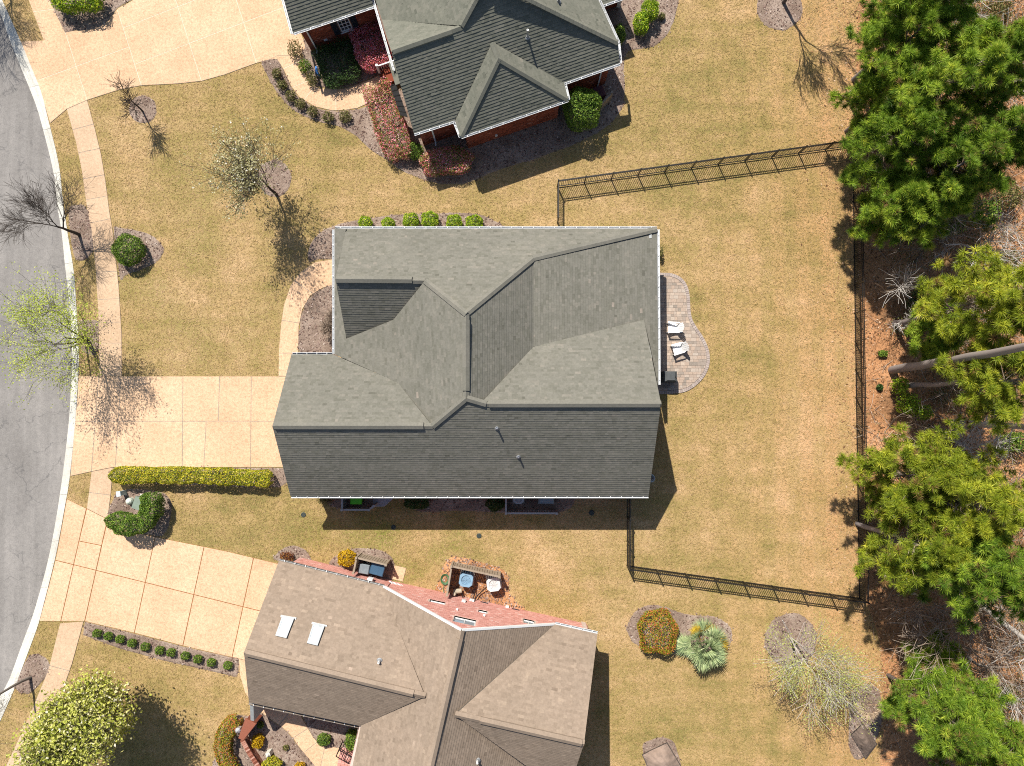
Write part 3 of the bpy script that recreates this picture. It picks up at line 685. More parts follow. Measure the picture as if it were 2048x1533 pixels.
def brick_wall(house, w, top, mat, mortar, holes=(), z0=0.0, name="brick_wall"):
    """backing wall plus every brick laid as real relief, left out at openings; top(u) gives the wall's height"""
    us = [w.L * i / 24 for i in range(25)]; mm = MB()
    f = [w.p(u, top(u), -.012) for u in us]; bk = [w.p(u, top(u), -.25) for u in us]
    V = [w.p(u, z0 - .1, -.012) for u in us] + f + [w.p(u, z0 - .1, -.25) for u in us] + bk; n = len(us)
    # front face with openings: strips between hole edges
    cuts = sorted(set([0, w.L] + us + [h[0] for h in holes] + [h[1] for h in holes]))
    for a, b in zip(cuts, cuts[1:]):
        m_ = (a + b) / 2; zs = [(z0 - .1, None)]; segs = [(z0 - .1, None)]
        hh = sorted([h for h in holes if h[0] < m_ < h[1]], key=lambda h: h[2]); lo = z0 - .1
        for h in hh: mm.face([w.p(a, lo, -.012), w.p(b, lo, -.012), w.p(b, h[2], -.012), w.p(a, h[2], -.012)]); lo = h[3]
        mm.face([w.p(a, lo, -.012), w.p(b, lo, -.012), w.p(b, top(b), -.012), w.p(a, top(a), -.012)])
    mm.mesh(V[2 * n:], [tuple([n + i, n + i + 1, i + 1, i]) for i in range(n - 1)])
    mm.mesh(f + bk, [tuple([i, i + 1, n + i + 1, n + i]) for i in range(n - 1)])
    for u in (0, w.L): mm.face([w.p(u, z0 - .1, -.012), w.p(u, z0 - .1, -.25), w.p(u, top(u), -.25), w.p(u, top(u), -.012)])
    ob = mm.build(name, MAT[mortar], house)
    b = MB(); z = z0; r = 0; bh, bl, gap = .068, .21, .012
    while z < 9:
        u = -(bl / 2) * (r % 2); any_ = False
        while u < w.L:
            a, c = max(0, u), min(w.L, u + bl)
            if c - a > .02 and z + bh < min(top(a), top(c)):
                any_ = True
                if not any(a < h[1] and c > h[0] and z < h[3] and z + bh > h[2] for h in holes):
                    o1 = random.uniform(0, .004); t = min(1, max(0, random.gauss(.5, .22)))
                    q = [w.p(a, z, o1), w.p(c, z, o1), w.p(c, z + bh, o1), w.p(a, z + bh, o1)]; k = [w.p(a, z, -.014), w.p(c, z, -.014), w.p(c, z + bh, -.014), w.p(a, z + bh, -.014)]
                    b.mesh(q + k, [(0, 1, 2, 3), (4, 5, 1, 0), (5, 6, 2, 1), (6, 7, 3, 2), (7, 4, 0, 3)], t)
            u += bl + gap
        z += bh + gap; r += 1
        if not any_ and z > z0 + .5: break
    b.build("bricks", MAT[mat], ob, kind='stuff')
    return ob
def plain_wall(house, w, top, mat, z0=0.0, thick=.2, name="wall"):
    mm = MB(); us = [w.L * i / 16 for i in range(17)]; n = 17
    V = [w.p(u, z0 - .1) for u in us] + [w.p(u, top(u)) for u in us] + [w.p(u, z0 - .1, -thick) for u in us] + [w.p(u, top(u), -thick) for u in us]
    F = [(i, i + 1, n + i + 1, n + i) for i in range(n - 1)] + [(3 * n + i, 3 * n + i + 1, 2 * n + i + 1, 2 * n + i) for i in range(n - 1)] + [(n + i, n + i + 1, 3 * n + i + 1, 3 * n + i) for i in range(n - 1)] + [(0, n, 3 * n, 2 * n), (n - 1, 3 * n - 1, 4 * n - 1, 2 * n - 1)]
    mm.mesh(V, F); return mm.build(name, MAT[mat], house)
def window(house, w, u0, u1, z0, z1, mullions=1, rails=1, recess=.06, fr=.055, sill=True, glass='dark_glass'):
    mm = MB(); mid = -recess
    def bar(a, b, c, d, th=.05, out=0): mm.mesh([w.p(a, c, mid + out - th / 2), w.p(b, c, mid + out - th / 2), w.p(b, d, mid + out - th / 2), w.p(a, d, mid + out - th / 2), w.p(a, c, mid + out + th / 2), w.p(b, c, mid + out + th / 2), w.p(b, d, mid + out + th / 2), w.p(a, d, mid + out + th / 2)], [(3, 2, 1, 0), (4, 5, 6, 7), (0, 1, 5, 4), (1, 2, 6, 5), (2, 3, 7, 6), (3, 0, 4, 7)])
    bar(u0, u0 + fr, z0, z1); bar(u1 - fr, u1, z0, z1); bar(u0 + fr, u1 - fr, z0, z0 + fr); bar(u0 + fr, u1 - fr, z1 - fr, z1)
    f = mm.build("window", MAT['white_trim'], house)
    mm = MB()
    for i in range(mullions): x = u0 + (u1 - u0) * (i + 1) / (mullions + 1); bar(x - .018, x + .018, z0 + fr, z1 - fr, .034)
    for i in range(rails): z = z0 + (z1 - z0) * (i + 1) / (rails + 1); bar(u0 + fr, u1 - fr, z - .022, z + .022, .03)
    if mullions + rails: mm.build("muntin", MAT['white_trim'], f)
    mm = MB(); mm.face([w.p(u0 + .02, z0 + .02, mid - .012), w.p(u1 - .02, z0 + .02, mid - .012), w.p(u1 - .02, z1 - .02, mid - .012), w.p(u0 + .02, z1 - .02, mid - .012)]); mm.build("pane", MAT[glass], f)
    mm = MB(); mm.face([w.p(u0 - .02, z0 - .02, mid - .16), w.p(u1 + .02, z0 - .02, mid - .16), w.p(u1 + .02, z1 + .02, mid - .16), w.p(u0 - .02, z1 + .02, mid - .16)]); mm.build("blind", MAT['soffit'], f)
    if sill:
        mm = MB(); a, b = w.p(u0 - .06, z0 - .03, -.02), w.p(u1 + .06, z0 - .03, -.02); mm.bar(a, b, .16, .05); mm.build("sill", MAT['white_trim'], f)
    return f
def downspout(house, top, foot):
    mm = MB(); t, f = Vector(top), Vector(foot); mm.bar(t, f, .085, .07, up=(0, 1, 0)); mm.bar(f + Vector((0, 0, .04)), f + Vector((.0, -.25, .0)), .085, .07)
    return mm.build("downspout", MAT['gutter_white'], house)
def vent_pipe(house, p, h=.35, r=.05, mat='galvanised', boot=True):
    mm = MB(); p = Vector(p); mm.lathe([(r, -.1), (r, h), (r * .72, h), (r * .72, h - .06)], 12, p); v = mm.build("vent_pipe", MAT[mat], house)
    if boot: mm = MB(); mm.lathe([(r * 2.6, .0), (r * 1.7, .05), (r * 1.15, .14), (r * 1.05, .14)], 12, p); mm.build("pipe_boot", MAT['lead_boot'], v)
    return v
def skylight(house, pl, pts):
    W = [pl.at(*p) for p in pts]; f = math.sqrt(1 + pl.pitch ** 2); up = pl.u if pl.pitch > 0 else -pl.u; ap = abs(pl.pitch); nrm = Vector((-up.x * ap / f, -up.y * ap / f, 1 / f))
    c = sum(W, Vector()) / 4; mm = MB(); n = 4; out = [p + (p - c).normalized() * .03 for p in W]; inn = [p - (p - c).normalized() * .12 for p in W]
    V = [p - nrm * .03 for p in out] + [p + nrm * .12 for p in out] + [p + nrm * .12 for p in inn] + [p + nrm * .09 for p in inn]
    F = [(i, (i + 1) % 4, 4 + (i + 1) % 4, 4 + i) for i in range(4)] + [(4 + i, 4 + (i + 1) % 4, 8 + (i + 1) % 4, 8 + i) for i in range(4)] + [(8 + i, 8 + (i + 1) % 4, 12 + (i + 1) % 4, 12 + i) for i in range(4)]
    mm.mesh(V, F); s = mm.build("skylight", MAT['skylight_frame'], house)
    mm = MB(); mm.face([p + nrm * .1 for p in inn]); mm.build("pane", MAT['skylight_glass'], s)
    mm = MB(); a, b = (out[0] + nrm * .02), (out[1] + nrm * .02); mm.bar(a + (a - b) * .15 + Vector((0, 0, 0)), b + (b - a) * .15, .16, .03); mm.build("flashing", MAT['soffit'], s)
    return s

# ================================================================== the middle house
house = thing("brick_house", G(930, 760, 0), "large grey roofed house with hips and gables in the middle of the photo", "house", "houses along the street")
S_ = Plane([(581, 993), (1297, 993), (1322, 808), (972, 808), (932, 797), (865, 853), (545, 853)], [(581, 993), (1297, 993)], 3.0, .745)
N_ = Plane([(692, 458), (1314, 458), (1067, 517), (932, 628), (850, 562), (671, 558)], [(670, 457), (1314, 457)], 3.0, .75)
EU = Plane([(1067, 517), (1067, 694), (962, 807), (932, 797), (932, 628)], [(1067, 517), (1067, 694)], 4.5, .735)
EL = Plane([(1314, 458), (1316, 772), (1302, 700), (1288, 640), (1067, 694), (1067, 517)], [(1314, 458), (1316, 772)], 3.0, .217)
RN = Plane([(972, 808), (1322, 808), (1288, 640), (1067, 694), (962, 807)], [(972, 808), (1322, 808)], S_.at(1150, 808).z, -.745)
LN = Plane([(545, 853), (865, 853), (795, 765), (665, 709), (583, 709)], [(545, 853), (865, 853)], S_.at(700, 853).z, -.745)
WU = Plane([(795, 765), (865, 853), (932, 797), (932, 628), (850, 562), (787, 640)], [(795, 765), (787, 640)], 4.22, .72)
WL = Plane([(669, 457), (669, 709), (795, 765), (787, 640), (693, 678), (671, 558), (692, 458)], [(669, 457), (669, 709)], 3.0, .325)
WL.poly = None
GS = Plane([(672, 560), (849, 562), (787, 640), (693, 678)], [(671, 560), (850, 562)], N_.at(760, 561).z, -.86)
for pl in (S_, N_, EU, EL, RN, LN, WU, WL): roof_plane(house, pl, "shingle_grey")
roof_plane(house, GS, "shingle_grey")
def mid(p, q): return (Vector(p) + Vector(q)) / 2
def cap(pa, pb, A, B, mat, **kw):
    """cap along the line seen from pa to pb where planes A and B meet"""
    a = max((A.at(*pa), B.at(*pa)), key=lambda v: v.z); b = max((A.at(*pb), B.at(*pb)), key=lambda v: v.z); return a, b
def hip(house_, pa, pb, A, B, mat, **kw): a, b = cap(pa, pb, A, B, mat); return cap_line(house_, a, b, mat, **kw)
M2 = "shingle_grey"
hip(house, (1314, 459), (1067, 517), N_, EL, M2, pitch=.3); hip(house, (1067, 517), (932, 628), N_, EU, M2, pitch=.5)
hip(house, (850, 562), (932, 628), N_, WU, M2, pitch=.5); hip(house, (932, 797), (865, 853), S_, WU, M2, pitch=.5); hip(house, (934, 797), (972, 808), S_, RN, M2, pitch=.5)
hip(house, (932, 628), (932, 797), EU, WU, M2, pitch=.72, h=.03); hip(house, (671, 559), (850, 562), N_, GS, M2, pitch=.75, h=.03)
hip(house, (545, 853), (865, 853), S_, LN, M2, pitch=.72, h=.03); hip(house, (972, 808), (1322, 808), S_, RN, M2, pitch=.72, h=.03)
for pa, pb, A, B in (((548, 852), (847, 852), S_, LN), ((978, 808), (1320, 808), S_, RN), ((932, 640), (932, 782), EU, WU), ((672, 559), (824, 560), N_, GS)):
    hip(house, pa, pb, A, B, M2, name="ridge_vent", w=.36, h=.10, vent=True, pitch=.6)
# eaves
gutter(house, G(670, 458, 3.0), G(1314, 458, 3.0), Vector((0, -1))); gutter(house, G(669, 459, 3.0), G(669, 708, 3.0), Vector((1, 0)))
gutter(house, G(1314.5, 459, 3.0), G(1316.5, 770, 3.0), Vector((-1, 0))); gutter(house, G(582, 992, 3.0), G(1297, 992, 3.0), Vector((0, 1)))
gutter(house, G(584, 710, 3.0), G(664, 710, 3.0), Vector((0, -1)))
for px, py, h in ((994, 856, .42), (1037, 913, .36)): vent_pipe(house, S_.at(px, py), h)
# walls under the eaves
def zmin(planes, x, y): return min(p.zat(x, y) for p in planes) - .17
def wall_between(h, P, Q, planes, mat, kind='plain', **kw):
    w = Wall(P, Q); top = lambda u: zmin(planes, *(w.A + w.d * u)); 
    return brick_wall(h, w, top, *mat, **kw) if kind == 'brick' else plain_wall(h, w, top, mat), w
x0, x1, xr, xl = G(583, 850, 3.0).x + .4, G(1297, 990, 3.0).x - .25, G(1316, 600, 3.0).x - .35, G(669, 600, 3).x + .4
yS, yN, yM = G(900, 993, 3.0).y + .4, G(900, 457, 3.0).y - .4, G(620, 709, 3.0).y - .4
wall_between(house, (x0, yS), (x1, yS), [S_], ("brick_red", "mortar_dark"), 'brick')
wall_between(house, (x1, yS), (x1, -.2), [S_, RN], ("brick_red", "mortar_dark"), 'brick')
wall_between(house, (xr, -.2), (xr, yN), [EL], "siding_grey"); wall_between(house, (xr, yN), (xl, yN), [N_], "siding_grey")
wall_between(house, (xl, yN), (xl, yM), [WL], "siding_grey"); wall_between(house, (xl, yM), (x0, yM), [LN], "siding_grey"); wall_between(house, (x0, yM), (x0, yS), [S_, LN], "siding_grey")
wall_between(house, (x1, -.2), (xr, -.2), [EL], "siding_grey")
gx = G(692, 460, 3.1).x + .35
wall_between(house, (gx, yN), (gx, G(693, 676, 3).y), [N_, GS], "siding_grey")
downspout(house, (x0 + .25, yS - .1, 2.85), (x0 + .25, yS - .1, .1)); downspout(house, (xr + .1, yN - .3, 2.85), (xr + .1, yN - .3, .1))

# ================================================================== the top house (turned 19 degrees)
top_house = thing("brick_house", G(960, 170, 0), "red brick house with greenish shingle roof cut off by the top edge", "house", "houses along the street")
MT = "shingle_green"
TA = Plane([(828, 268), (909, 242), (985, 85), (1128, 166), (1239, 127), (1236, 85), (974, -43), (920, 53), (905, 62), (783, 105)], [(828, 268), (1239, 127)], 3.0, .75)
TD = Plane([(997, 118), (922, 274), (1136, 200)], [(922, 274), (1136, 200)], 3.0, .78)
ap = TD.at(997, 118)
def fit_pitch(poly, line, z, p, ztarget):
    lo, hi = .1, 3.0
    for _ in range(40):
        m_ = (lo + hi) / 2
        if Plane(poly, line, z, m_).at(*p).z < ztarget: lo = m_
        else: hi = m_
    return Plane(poly, line, z, m_)
TW = fit_pitch([(985, 85), (997, 118), (922, 274), (910, 243)], [(910, 243), (922, 274)], 3.0, (997, 118), ap.z)
TE = fit_pitch([(985, 85), (1128, 166), (1136, 200), (997, 118)], [(1128, 166), (1136, 200)], 3.0, (997, 118), ap.z)
TB = Plane([(738, -40), (764, 40), (922, 52), (974, -43), (960, -70)], [(748, 0), (783, 118)], 3.0, .5)
TB = fit_pitch(TB.poly, [(748, 0), (783, 118)], 3.0, (922, 53), TA.at(922, 53).z)
TC = Plane([(764, 40), (922, 52), (905, 60), (783, 105)], [(783, 104), (905, 61)], TA.at(845, 83).z, -.75)
TF = fit_pitch([(974, -43), (1236, 85), (1178, -45)], [(1193, -8), (1235, 85)], 3.0, (1062, 0), TA.at(1062, 0).z)
TG = Plane([(586, 67), (747, 13), (735, -30), (560, -30)], [(586, 67), (747, 13)], 3.0, .75)
for pl in (TA, TD, TW, TE, TB, TC, TF, TG): roof_plane(top_house, pl, MT, expo=.165, seed=7, th=.021)
hip(top_house, (1236, 86), (974, -43), TA, TF, MT, pitch=.5); hip(top_house, (922, 53), (974, -43), TA, TB, MT, pitch=.5); hip(top_house, (783, 104), (921, 54), TA, TC, MT, pitch=.7, h=.03)
hip(top_house, (785, 103), (903, 62), TA, TC, MT, name="ridge_vent", w=.34, h=.10, vent=True, pitch=.6)
hip(top_house, (997, 118), (922, 273), TD, TW, MT, pitch=.5); hip(top_house, (997, 118), (1135, 199), TD, TE, MT, pitch=.5); hip(top_house, (985, 86), (997, 118), TW, TE, MT, pitch=.7)
te = (G(1136, 200, 3) - G(922, 274, 3)).to_2d().normalized(); tn = Vector((-te.y, te.x))   # along the eave, and into the house
for a, b, inn in (((828, 268), (909, 242), tn), ((910, 243), (922, 274), te), ((922, 274), (1136, 200), tn), ((1136, 200), (1128, 166), -te), ((1129, 166), (1240, 127), tn), ((745, -12), (783, 118), te), ((1236, 86), (1192, -10), -te), ((586, 67), (747, 13), tn), ((1240, 127), (1236, 88), -te), ((586, 67), (561, -25), te), ((783, 118), (790, 140), te)):
    gutter(top_house, G(*a, 3.0), G(*b, 3.0), inn, .8)
for px, py, h in ((1053, 100, 0),): vent_pipe(top_house, TA.at(1055, 75), .75, .055, 'galvanised')
vent_pipe(top_house, TF.at(1117, 4), .3, .06, 'lead_boot')
def off(p, d): return p.to_2d() + d
a0 = off(G(922, 274, 3), tn * .35 + te * .35); a1 = off(G(1136, 200, 3), tn * .35 - te * .35); a2 = off(G(1129, 166, 3), tn * .35 - te * .35); a3 = off(G(1240, 127, 3), tn * .35 - te * .4)
b0 = off(G(828, 268, 3), tn * .35 + te * .3); b1 = off(G(910, 243, 3), tn * .35 + te * .35)
BR = ("brick_red", "mortar_dark")
_, wS = wall_between(top_house, a0, a1, [TD], BR, 'brick'); wall_between(top_house, a1, a1 + tn * 2.2, [TE], BR, 'brick'); _, wE = wall_between(top_house, (a1 + tn * 0.0) + tn * (a2 - a1).dot(tn), a3, [TA], BR, 'brick')
_, wB = wall_between(top_house, b0, b0 + te * (a0 - b0).dot(te), [TA], BR, 'brick'); wall_between(top_house, a0 + tn * 1.6, a0, [TW], BR, 'brick'); _, wW = wall_between(top_house, b0 + tn * 9, b0, [TA, TB], BR, 'brick')
wall_between(top_house, a3, a3 + tn * 9, [TF, TA], BR, 'brick')
c0 = off(G(586, 67, 3), tn * .35 + te * .35); c1 = off(G(747, 13, 3), tn * .35 + te * .3)
gw = Wall(c0, c1); wu0, wz0 = gw.uv(680, 58); wu1, wz1 = gw.uv(702, 50)
hole = (wu0, wu1, .95, 2.35)
brick_wall(top_house, gw, lambda u: zmin([TG], *(gw.A + gw.d * u)), *BR, holes=[hole])
window(top_house, gw, hole[0], hole[1], hole[2], hole[3], 2, 3)
for u in (hole[0] - .42, hole[1] + .06):
    mm = MB(); mm.bar(gw.p(u + .18, hole[2], .03), gw.p(u + .18, hole[3], .03), .36, .05, up=tuple(gw.n.to_3d()))
    for i in range(9): z = hole[2] + .1 + i * .145; mm.bar(gw.p(u + .05, z, .06), gw.p(u + .31, z, .06), .03, .06)
    mm.build("shutter", MAT['shutter_navy'], top_house)
wall_between(top_house, c0 + tn * 7, c0, [TG], BR, 'brick')
mm = MB(); mm.box(gw.p(1.1, .8, .02), (.22, .05, .16), rz=math.atan2(te.y, te.x)); mm.build("wall_vent", MAT['white_trim'], top_house)
for p, q in (((617.5, 58.5), c0 + te * .35 - tn * .06), ((855, 262), b0 + te * .75 - tn * .06), ((1217, 137), a3 - te * .5 - tn * .06)):
    downspout(top_house, (q.x, q.y, 2.85), (q.x, q.y, .12))
for u, z in ((2.7, 2.55), (1.8, .6)):
    mm = MB(); mm.box(wS.p(u, z, .03), (.5 if z > 1 else .14, .06, .16 if z > 1 else .2), rz=math.atan2(te.y, te.x)); mm.build("wall_vent", MAT['siding_grey' if z > 1 else 'white_trim'], top_house)
# porch: brick steps, low shingle hood, railing; slate-grey metal bay roof
TP = Plane([(777, 127), (793, 121), (808, 164), (791, 171)], [(777, 127), (791, 171)], 2.75, .15); roof_plane(top_house, TP, MT, expo=.2, deck=.1)
stp = thing_steps = MB()
for i, (a, b, h) in enumerate((((757, 146), (792, 128), .16), ((762, 143), (795, 125), .32), ((768, 140), (800, 120), .48))):
    p = G(*a, 0); d = te; n_ = tn
    poly = [p.to_2d(), p.to_2d() + te * 1.5, p.to_2d() + te * 1.5 - tn * 1.1, p.to_2d() - tn * 1.1]; stp.prism([(q.x, q.y) for q in poly], 0, h, bevel=.01)
stp.build("porch_step", MAT['brick_red'], top_house)
rp = G(757, 133, .9).to_2d(); mm = MB()
for i in range(9): q = rp + te * (.14 * i); mm.bar((q.x, q.y, .12), (q.x, q.y, .95), .035)
for z in (.15, .95): q0, q1 = rp - te * .05, rp + te * 1.25; mm.bar((q0.x, q0.y, z), (q1.x, q1.y, z), .07, .05)
for t in (-.08, 1.25): q = rp + te * t; mm.box((q.x, q.y, .55), (.13, .13, 1.15))
mm.build("porch_railing", MAT['white_trim'], top_house)
for i in range(6):
    f0, f1 = i / 6, (i + 1) / 6 - .02; A0 = Vector((780, 173)).lerp(Vector((801, 232)), f0); A1 = Vector((780, 173)).lerp(Vector((801, 232)), f1); B0 = Vector((792, 168)).lerp(Vector((816, 236)), f0); B1 = Vector((792, 168)).lerp(Vector((816, 236)), f1)
    q = [G(*A0, 2.05), G(*A1, 2.05), G(*B1, 2.5), G(*B0, 2.5)]; mm = MB(); low = [p - Vector((0, 0, .05)) for p in q]
    mm.mesh(q + low, [(0, 1, 2, 3), (7, 6, 5, 4), (0, 4, 5, 1), (1, 5, 6, 2), (2, 6, 7, 3), (3, 7, 4, 0)]); mm.bar(q[0], q[3], .03, .06); mm.build("metal_roof_panel", MAT['slate_metal'], top_house)
# white framed sun room at the top edge
s0 = a3 + tn * 4.3 + te * .1; sw = Wall(s0, s0 + te * 2.3)
brick_wall(top_house, sw, lambda u: .85, *BR)
for i in range(2): window(top_house, sw, .08 + i * 1.1, 1.12 + i * 1.1, .9, 2.45, 1, 1, recess=-.02, fr=.1)
mm = MB(); mm.bar(sw.p(0, 2.52), sw.p(2.35, 2.52), .2, .16); mm.bar(sw.p(2.28, .0), sw.p(2.28, 2.6), .22, .22); mm.build("sun_room_trim", MAT['white_trim'], top_house)
sp = sw.p(-.2, 2.7, .3); sq = sw.p(2.7, 2.7, .3)
SR = Plane([(1204, 11), (1252, -6), (1240, -40), (1185, -30)], [(1204, 11), (1252, -6)], 2.7, .35); roof_plane(top_house, SR, MT, expo=.165); gutter(top_house, SR.at(1204, 11), SR.at(1252, -6), tn)

# ================================================================== the lower house (turned the other way)
low_house = thing("brick_house", G(880, 1400, 0), "brown roofed house with pink brick gable wall at the bottom of the photo", "house", "houses along the street")
ML = "shingle_brown"
LRm = 6.6
BM = Plane([(923, 1261), (768, 1174), (790, 1240), (850, 1393), (722, 1450), (700, 1560), (852, 1575)], [(918, 1275), (862, 1533)], LRm, -.735)
BE = Plane([(923, 1261), (1110, 1249), (912, 1428), (1075, 1548), (852, 1575)], [(918, 1275), (862, 1533)], LRm, -.735)
BN = Plane([(558, 1122), (768, 1174), (790, 1240), (850, 1393), (488, 1305)], [(558, 1122), (768, 1174)], 3.0, .735)
BS = Plane([(488, 1305), (850, 1393), (720, 1452), (498, 1405)], [(488, 1305), (850, 1393)], BN.at(670, 1349).z, -.735)
BRN = Plane([(1110, 1249), (1195, 1268), (1168, 1488), (910, 1430)], [(1110, 1249), (1195, 1268)], 3.0, .735)
BRS = Plane([(910, 1430), (1168, 1488), (1148, 1548), (1075, 1548)], [(910, 1430), (1168, 1488)], BRN.at(1040, 1459).z, -.735)
for pl in (BM, BE, BN, BS, BRN, BRS): roof_plane(low_house, pl, ML, seed=3)
hip(low_house, (923, 1262), (852, 1575), BM, BE, ML, pitch=.7, h=.03); hip(low_house, (488, 1305), (850, 1393), BN, BS, ML, pitch=.7, h=.03); hip(low_house, (910, 1430), (1168, 1488), BRN, BRS, ML, pitch=.7, h=.03)
for pa, pb, A, B in (((919, 1278), (855, 1560), BM, BE), ((492, 1306), (827, 1388), BN, BS), ((960, 1441), (1164, 1487), BRN, BRS)): hip(low_house, pa, pb, A, B, ML, name="ridge_vent", w=.34, h=.10, vent=True, pitch=.6)
le = (G(768, 1174, 3) - G(558, 1122, 3)).to_2d().normalized(); ln = Vector((-le.y, le.x))    # along, and outward (up the picture)
for a, b, inn in (((558, 1122), (768, 1174), -ln), ((1110, 1249), (1195, 1268), -ln), ((498, 1405), (720, 1452), ln), ((722, 1452), (702, 1545), le)):
    pa, pb = (G(*a, 3.0), G(*b, 3.0)); gutter(low_house, pa, pb, inn, mat='gutter_taupe' if a[0] in (558, 498, 722) else 'gutter_white')
def rake(h, a, b, w=.1, ht=.16):
    mm = MB(); mm.bar(a, b, w, ht); return mm.build("rake_board", MAT['white_trim'], h)
rake(low_house, BM.at(768, 1174) + Vector((0, 0, -.06)), BM.at(923, 1261) + Vector((0, 0, -.06))); rake(low_house, BE.at(923, 1261) + Vector((0, 0, -.06)), BE.at(1110, 1249) + Vector((0, 0, -.06)))
for px, py in ((759, 1322), (955, 1521)): vent_pipe(low_house, (BN if px < 900 else BE).at(px, py), .32, .06, 'white_trim')
skylight(low_house, BN, [(565, 1235), (588, 1239), (573, 1277), (552, 1272)]); skylight(low_house, BN, [(627, 1249), (649, 1254), (635, 1292), (615, 1287)])
gA, gB = G(782, 1162, 0).to_2d(), G(1173, 1248, 0).to_2d()
nw = Wall(gB, gA)          # outward is up the picture
if nw.n.dot(ln) < 0: nw = Wall(gA, gB)
def under(planes): return lambda w: (lambda u: zmin(planes, *(w.A + w.d * u)))
def ntop(u):
    q = nw.A + nw.d * u; z = min(BM.zat(q.x, q.y), BE.zat(q.x, q.y)); r = BRN.zat(q.x, q.y)
    return max(z, min(r, 3.3)) - .18
holes = []
def wall_hole(px0, py0, px1, py1, h): 
    u0, z0 = nw.uv(px0, py0); u1, z1 = nw.uv(px1, py1); u0, u1 = min(u0, u1), max(u0, u1); z = (z0 + z1) / 2; return (u0, u1, z - h / 2, z + h / 2)
WH = [wall_hole(860, 1200, 890, 1208, .5), wall_hole(908, 1236, 951, 1247, 1.0), wall_hole(957, 1221, 974, 1226, .5), wall_hole(1047, 1241, 1069, 1246, .8)]
brick_wall(low_house, nw, ntop, "brick_pink", "mortar", WH)
for h_, mu in zip(WH, (0, 1, 0, 1)): window(low_house, nw, *h_, mu, 0, recess=.10, fr=.05, sill=False, glass='grey_glass')
gl0, gl1 = G(592, 1117, 0).to_2d(), G(778, 1163, 0).to_2d()
base0 = G(558, 1122, 3).to_2d() - ln * .35 + le * .35; base1 = G(768, 1174, 3).to_2d() - ln * .35
w1 = Wall(base1, base0)
if w1.n.dot(ln) < 0: w1 = Wall(base0, base1)
brick_wall(low_house, w1, under([BN])(w1), "brick_pink", "mortar")
e0 = G(1195, 1268, 3).to_2d() - ln * .35 - le * .3
we = Wall(e0, e0 - ln * 9.5)
if we.n.dot(le) < 0: we = Wall(e0 - ln * 9.5, e0)
brick_wall(low_house, we, under([BRN, BRS])(we), "brick_pink", "mortar")
ww = Wall(base0, base0 - ln * 9.0)
if ww.n.dot(-le) < 0: ww = Wall(base0 - ln * 9.0, base0)
plain_wall(low_house, ww, under([BN, BS])(ww), "siding_grey")
s0 = G(498, 1405, 3).to_2d() + ln * .35 + le * .35; s1 = G(720, 1452, 3).to_2d() + ln * .35; ws = Wall(s0, s1)
if ws.n.dot(-ln) < 0: ws = Wall(s1, s0)
brick_wall(low_house, ws, under([BS])(ws), "brick_pink", "mortar")
sw_ = Wall(s1 - ln * .1, s1 - ln * 5)
if sw_.n.dot(-le) < 0: sw_ = Wall(s1 - ln * 5, s1 - ln * .1)
brick_wall(low_house, sw_, under([BM])(sw_), "brick_pink", "mortar")
# little fittings on the pink wall: meters, vents, hose bib plates
for px, py, sx, sz in ((927, 1204, .22, .3), (941, 1202, .12, .2), (946, 1203, .12, .2), (1014, 1214, .18, .22), (914, 1221, .1, .1), (968, 1233, .12, .08)):
    u, z = nw.uv(px, py); mm = MB(); mm.box(nw.p(u, max(z, .25), .06), (sx, .1, sz), rz=math.atan2(nw.d.y, nw.d.x)); mm.build("wall_box", MAT['white_trim'], low_house)
for px, py in ((969, 1203), (1031, 1219)):
    u, z = nw.uv(px, py); mm = MB(); mm.box(nw.p(u, max(.3, z), .01), (.45, .03, .14), rz=math.atan2(nw.d.y, nw.d.x)); mm.build("crawl_space_vent", MAT['shutter_navy'], low_house)
u, z = w1.uv(741, 1161); mm = MB(); mm.box(w1.p(u, 1.3, .09), (.3, .16, .42), rz=math.atan2(le.y, le.x)); mm.build("electric_meter", MAT['white_trim'], low_house)
mm = MB(); mm.bar(w1.p(u, 1.3, .1), w1.p(u + .15, .3, .1), .05); mm.build("conduit", MAT['galvanised'], low_house)
# ------------------------------------------------------------------ plant materials
leafy("bark_grey", [(0, C(0.120, 0.102, 0.086)), (.5, C(0.192, 0.166, 0.144)), (1, C(0.288, 0.252, 0.228))], 0, .9)
leafy("bark_dark", [(0, C(.045, .036, .03)), (.5, C(.075, .06, .05)), (1, C(.12, .095, .08))], 0, .9)
leafy("bark_pale", [(0, C(0.360, 0.324, 0.288)), (.5, C(0.504, 0.462, 0.420)), (1, C(0.660, 0.612, 0.564))], 0, .9)
leafy("bark_twig", [(0, C(0.204, 0.144, 0.102)), (.5, C(0.324, 0.240, 0.180)), (1, C(0.456, 0.372, 0.300))], 0, .9)
leafy("bark_brush", [(0, C(.13, .085, .055)), (.4, C(.27, .20, .14)), (.75, C(.42, .34, .27)), (1, C(.56, .50, .44))], 0, .9)
leafy("bark_pine", [(0, C(.10, .08, .07)), (.5, C(.19, .155, .14)), (1, C(.30, .26, .24))], 0, .95)
leafy("leaf_green", [(0, C(0.034, 0.072, 0.013)), (.35, C(0.086, 0.167, 0.019)), (.7, C(0.182, 0.295, 0.035)), (1, C(0.383, 0.479, 0.079))])
leafy("leaf_bright", [(0, C(0.072, 0.145, 0.012)), (.35, C(0.189, 0.319, 0.017)), (.7, C(0.377, 0.522, 0.029)), (1, C(0.696, 0.754, 0.058))])
leafy("leaf_yellow_hedge", [(0, C(0.072, 0.116, 0.012)), (.3, C(0.246, 0.290, 0.022)), (.65, C(0.493, 0.478, 0.029)), (.88, C(0.754, 0.609, 0.043)), (1, C(0.850, 0.725, 0.145))], big=(1.2, .5))
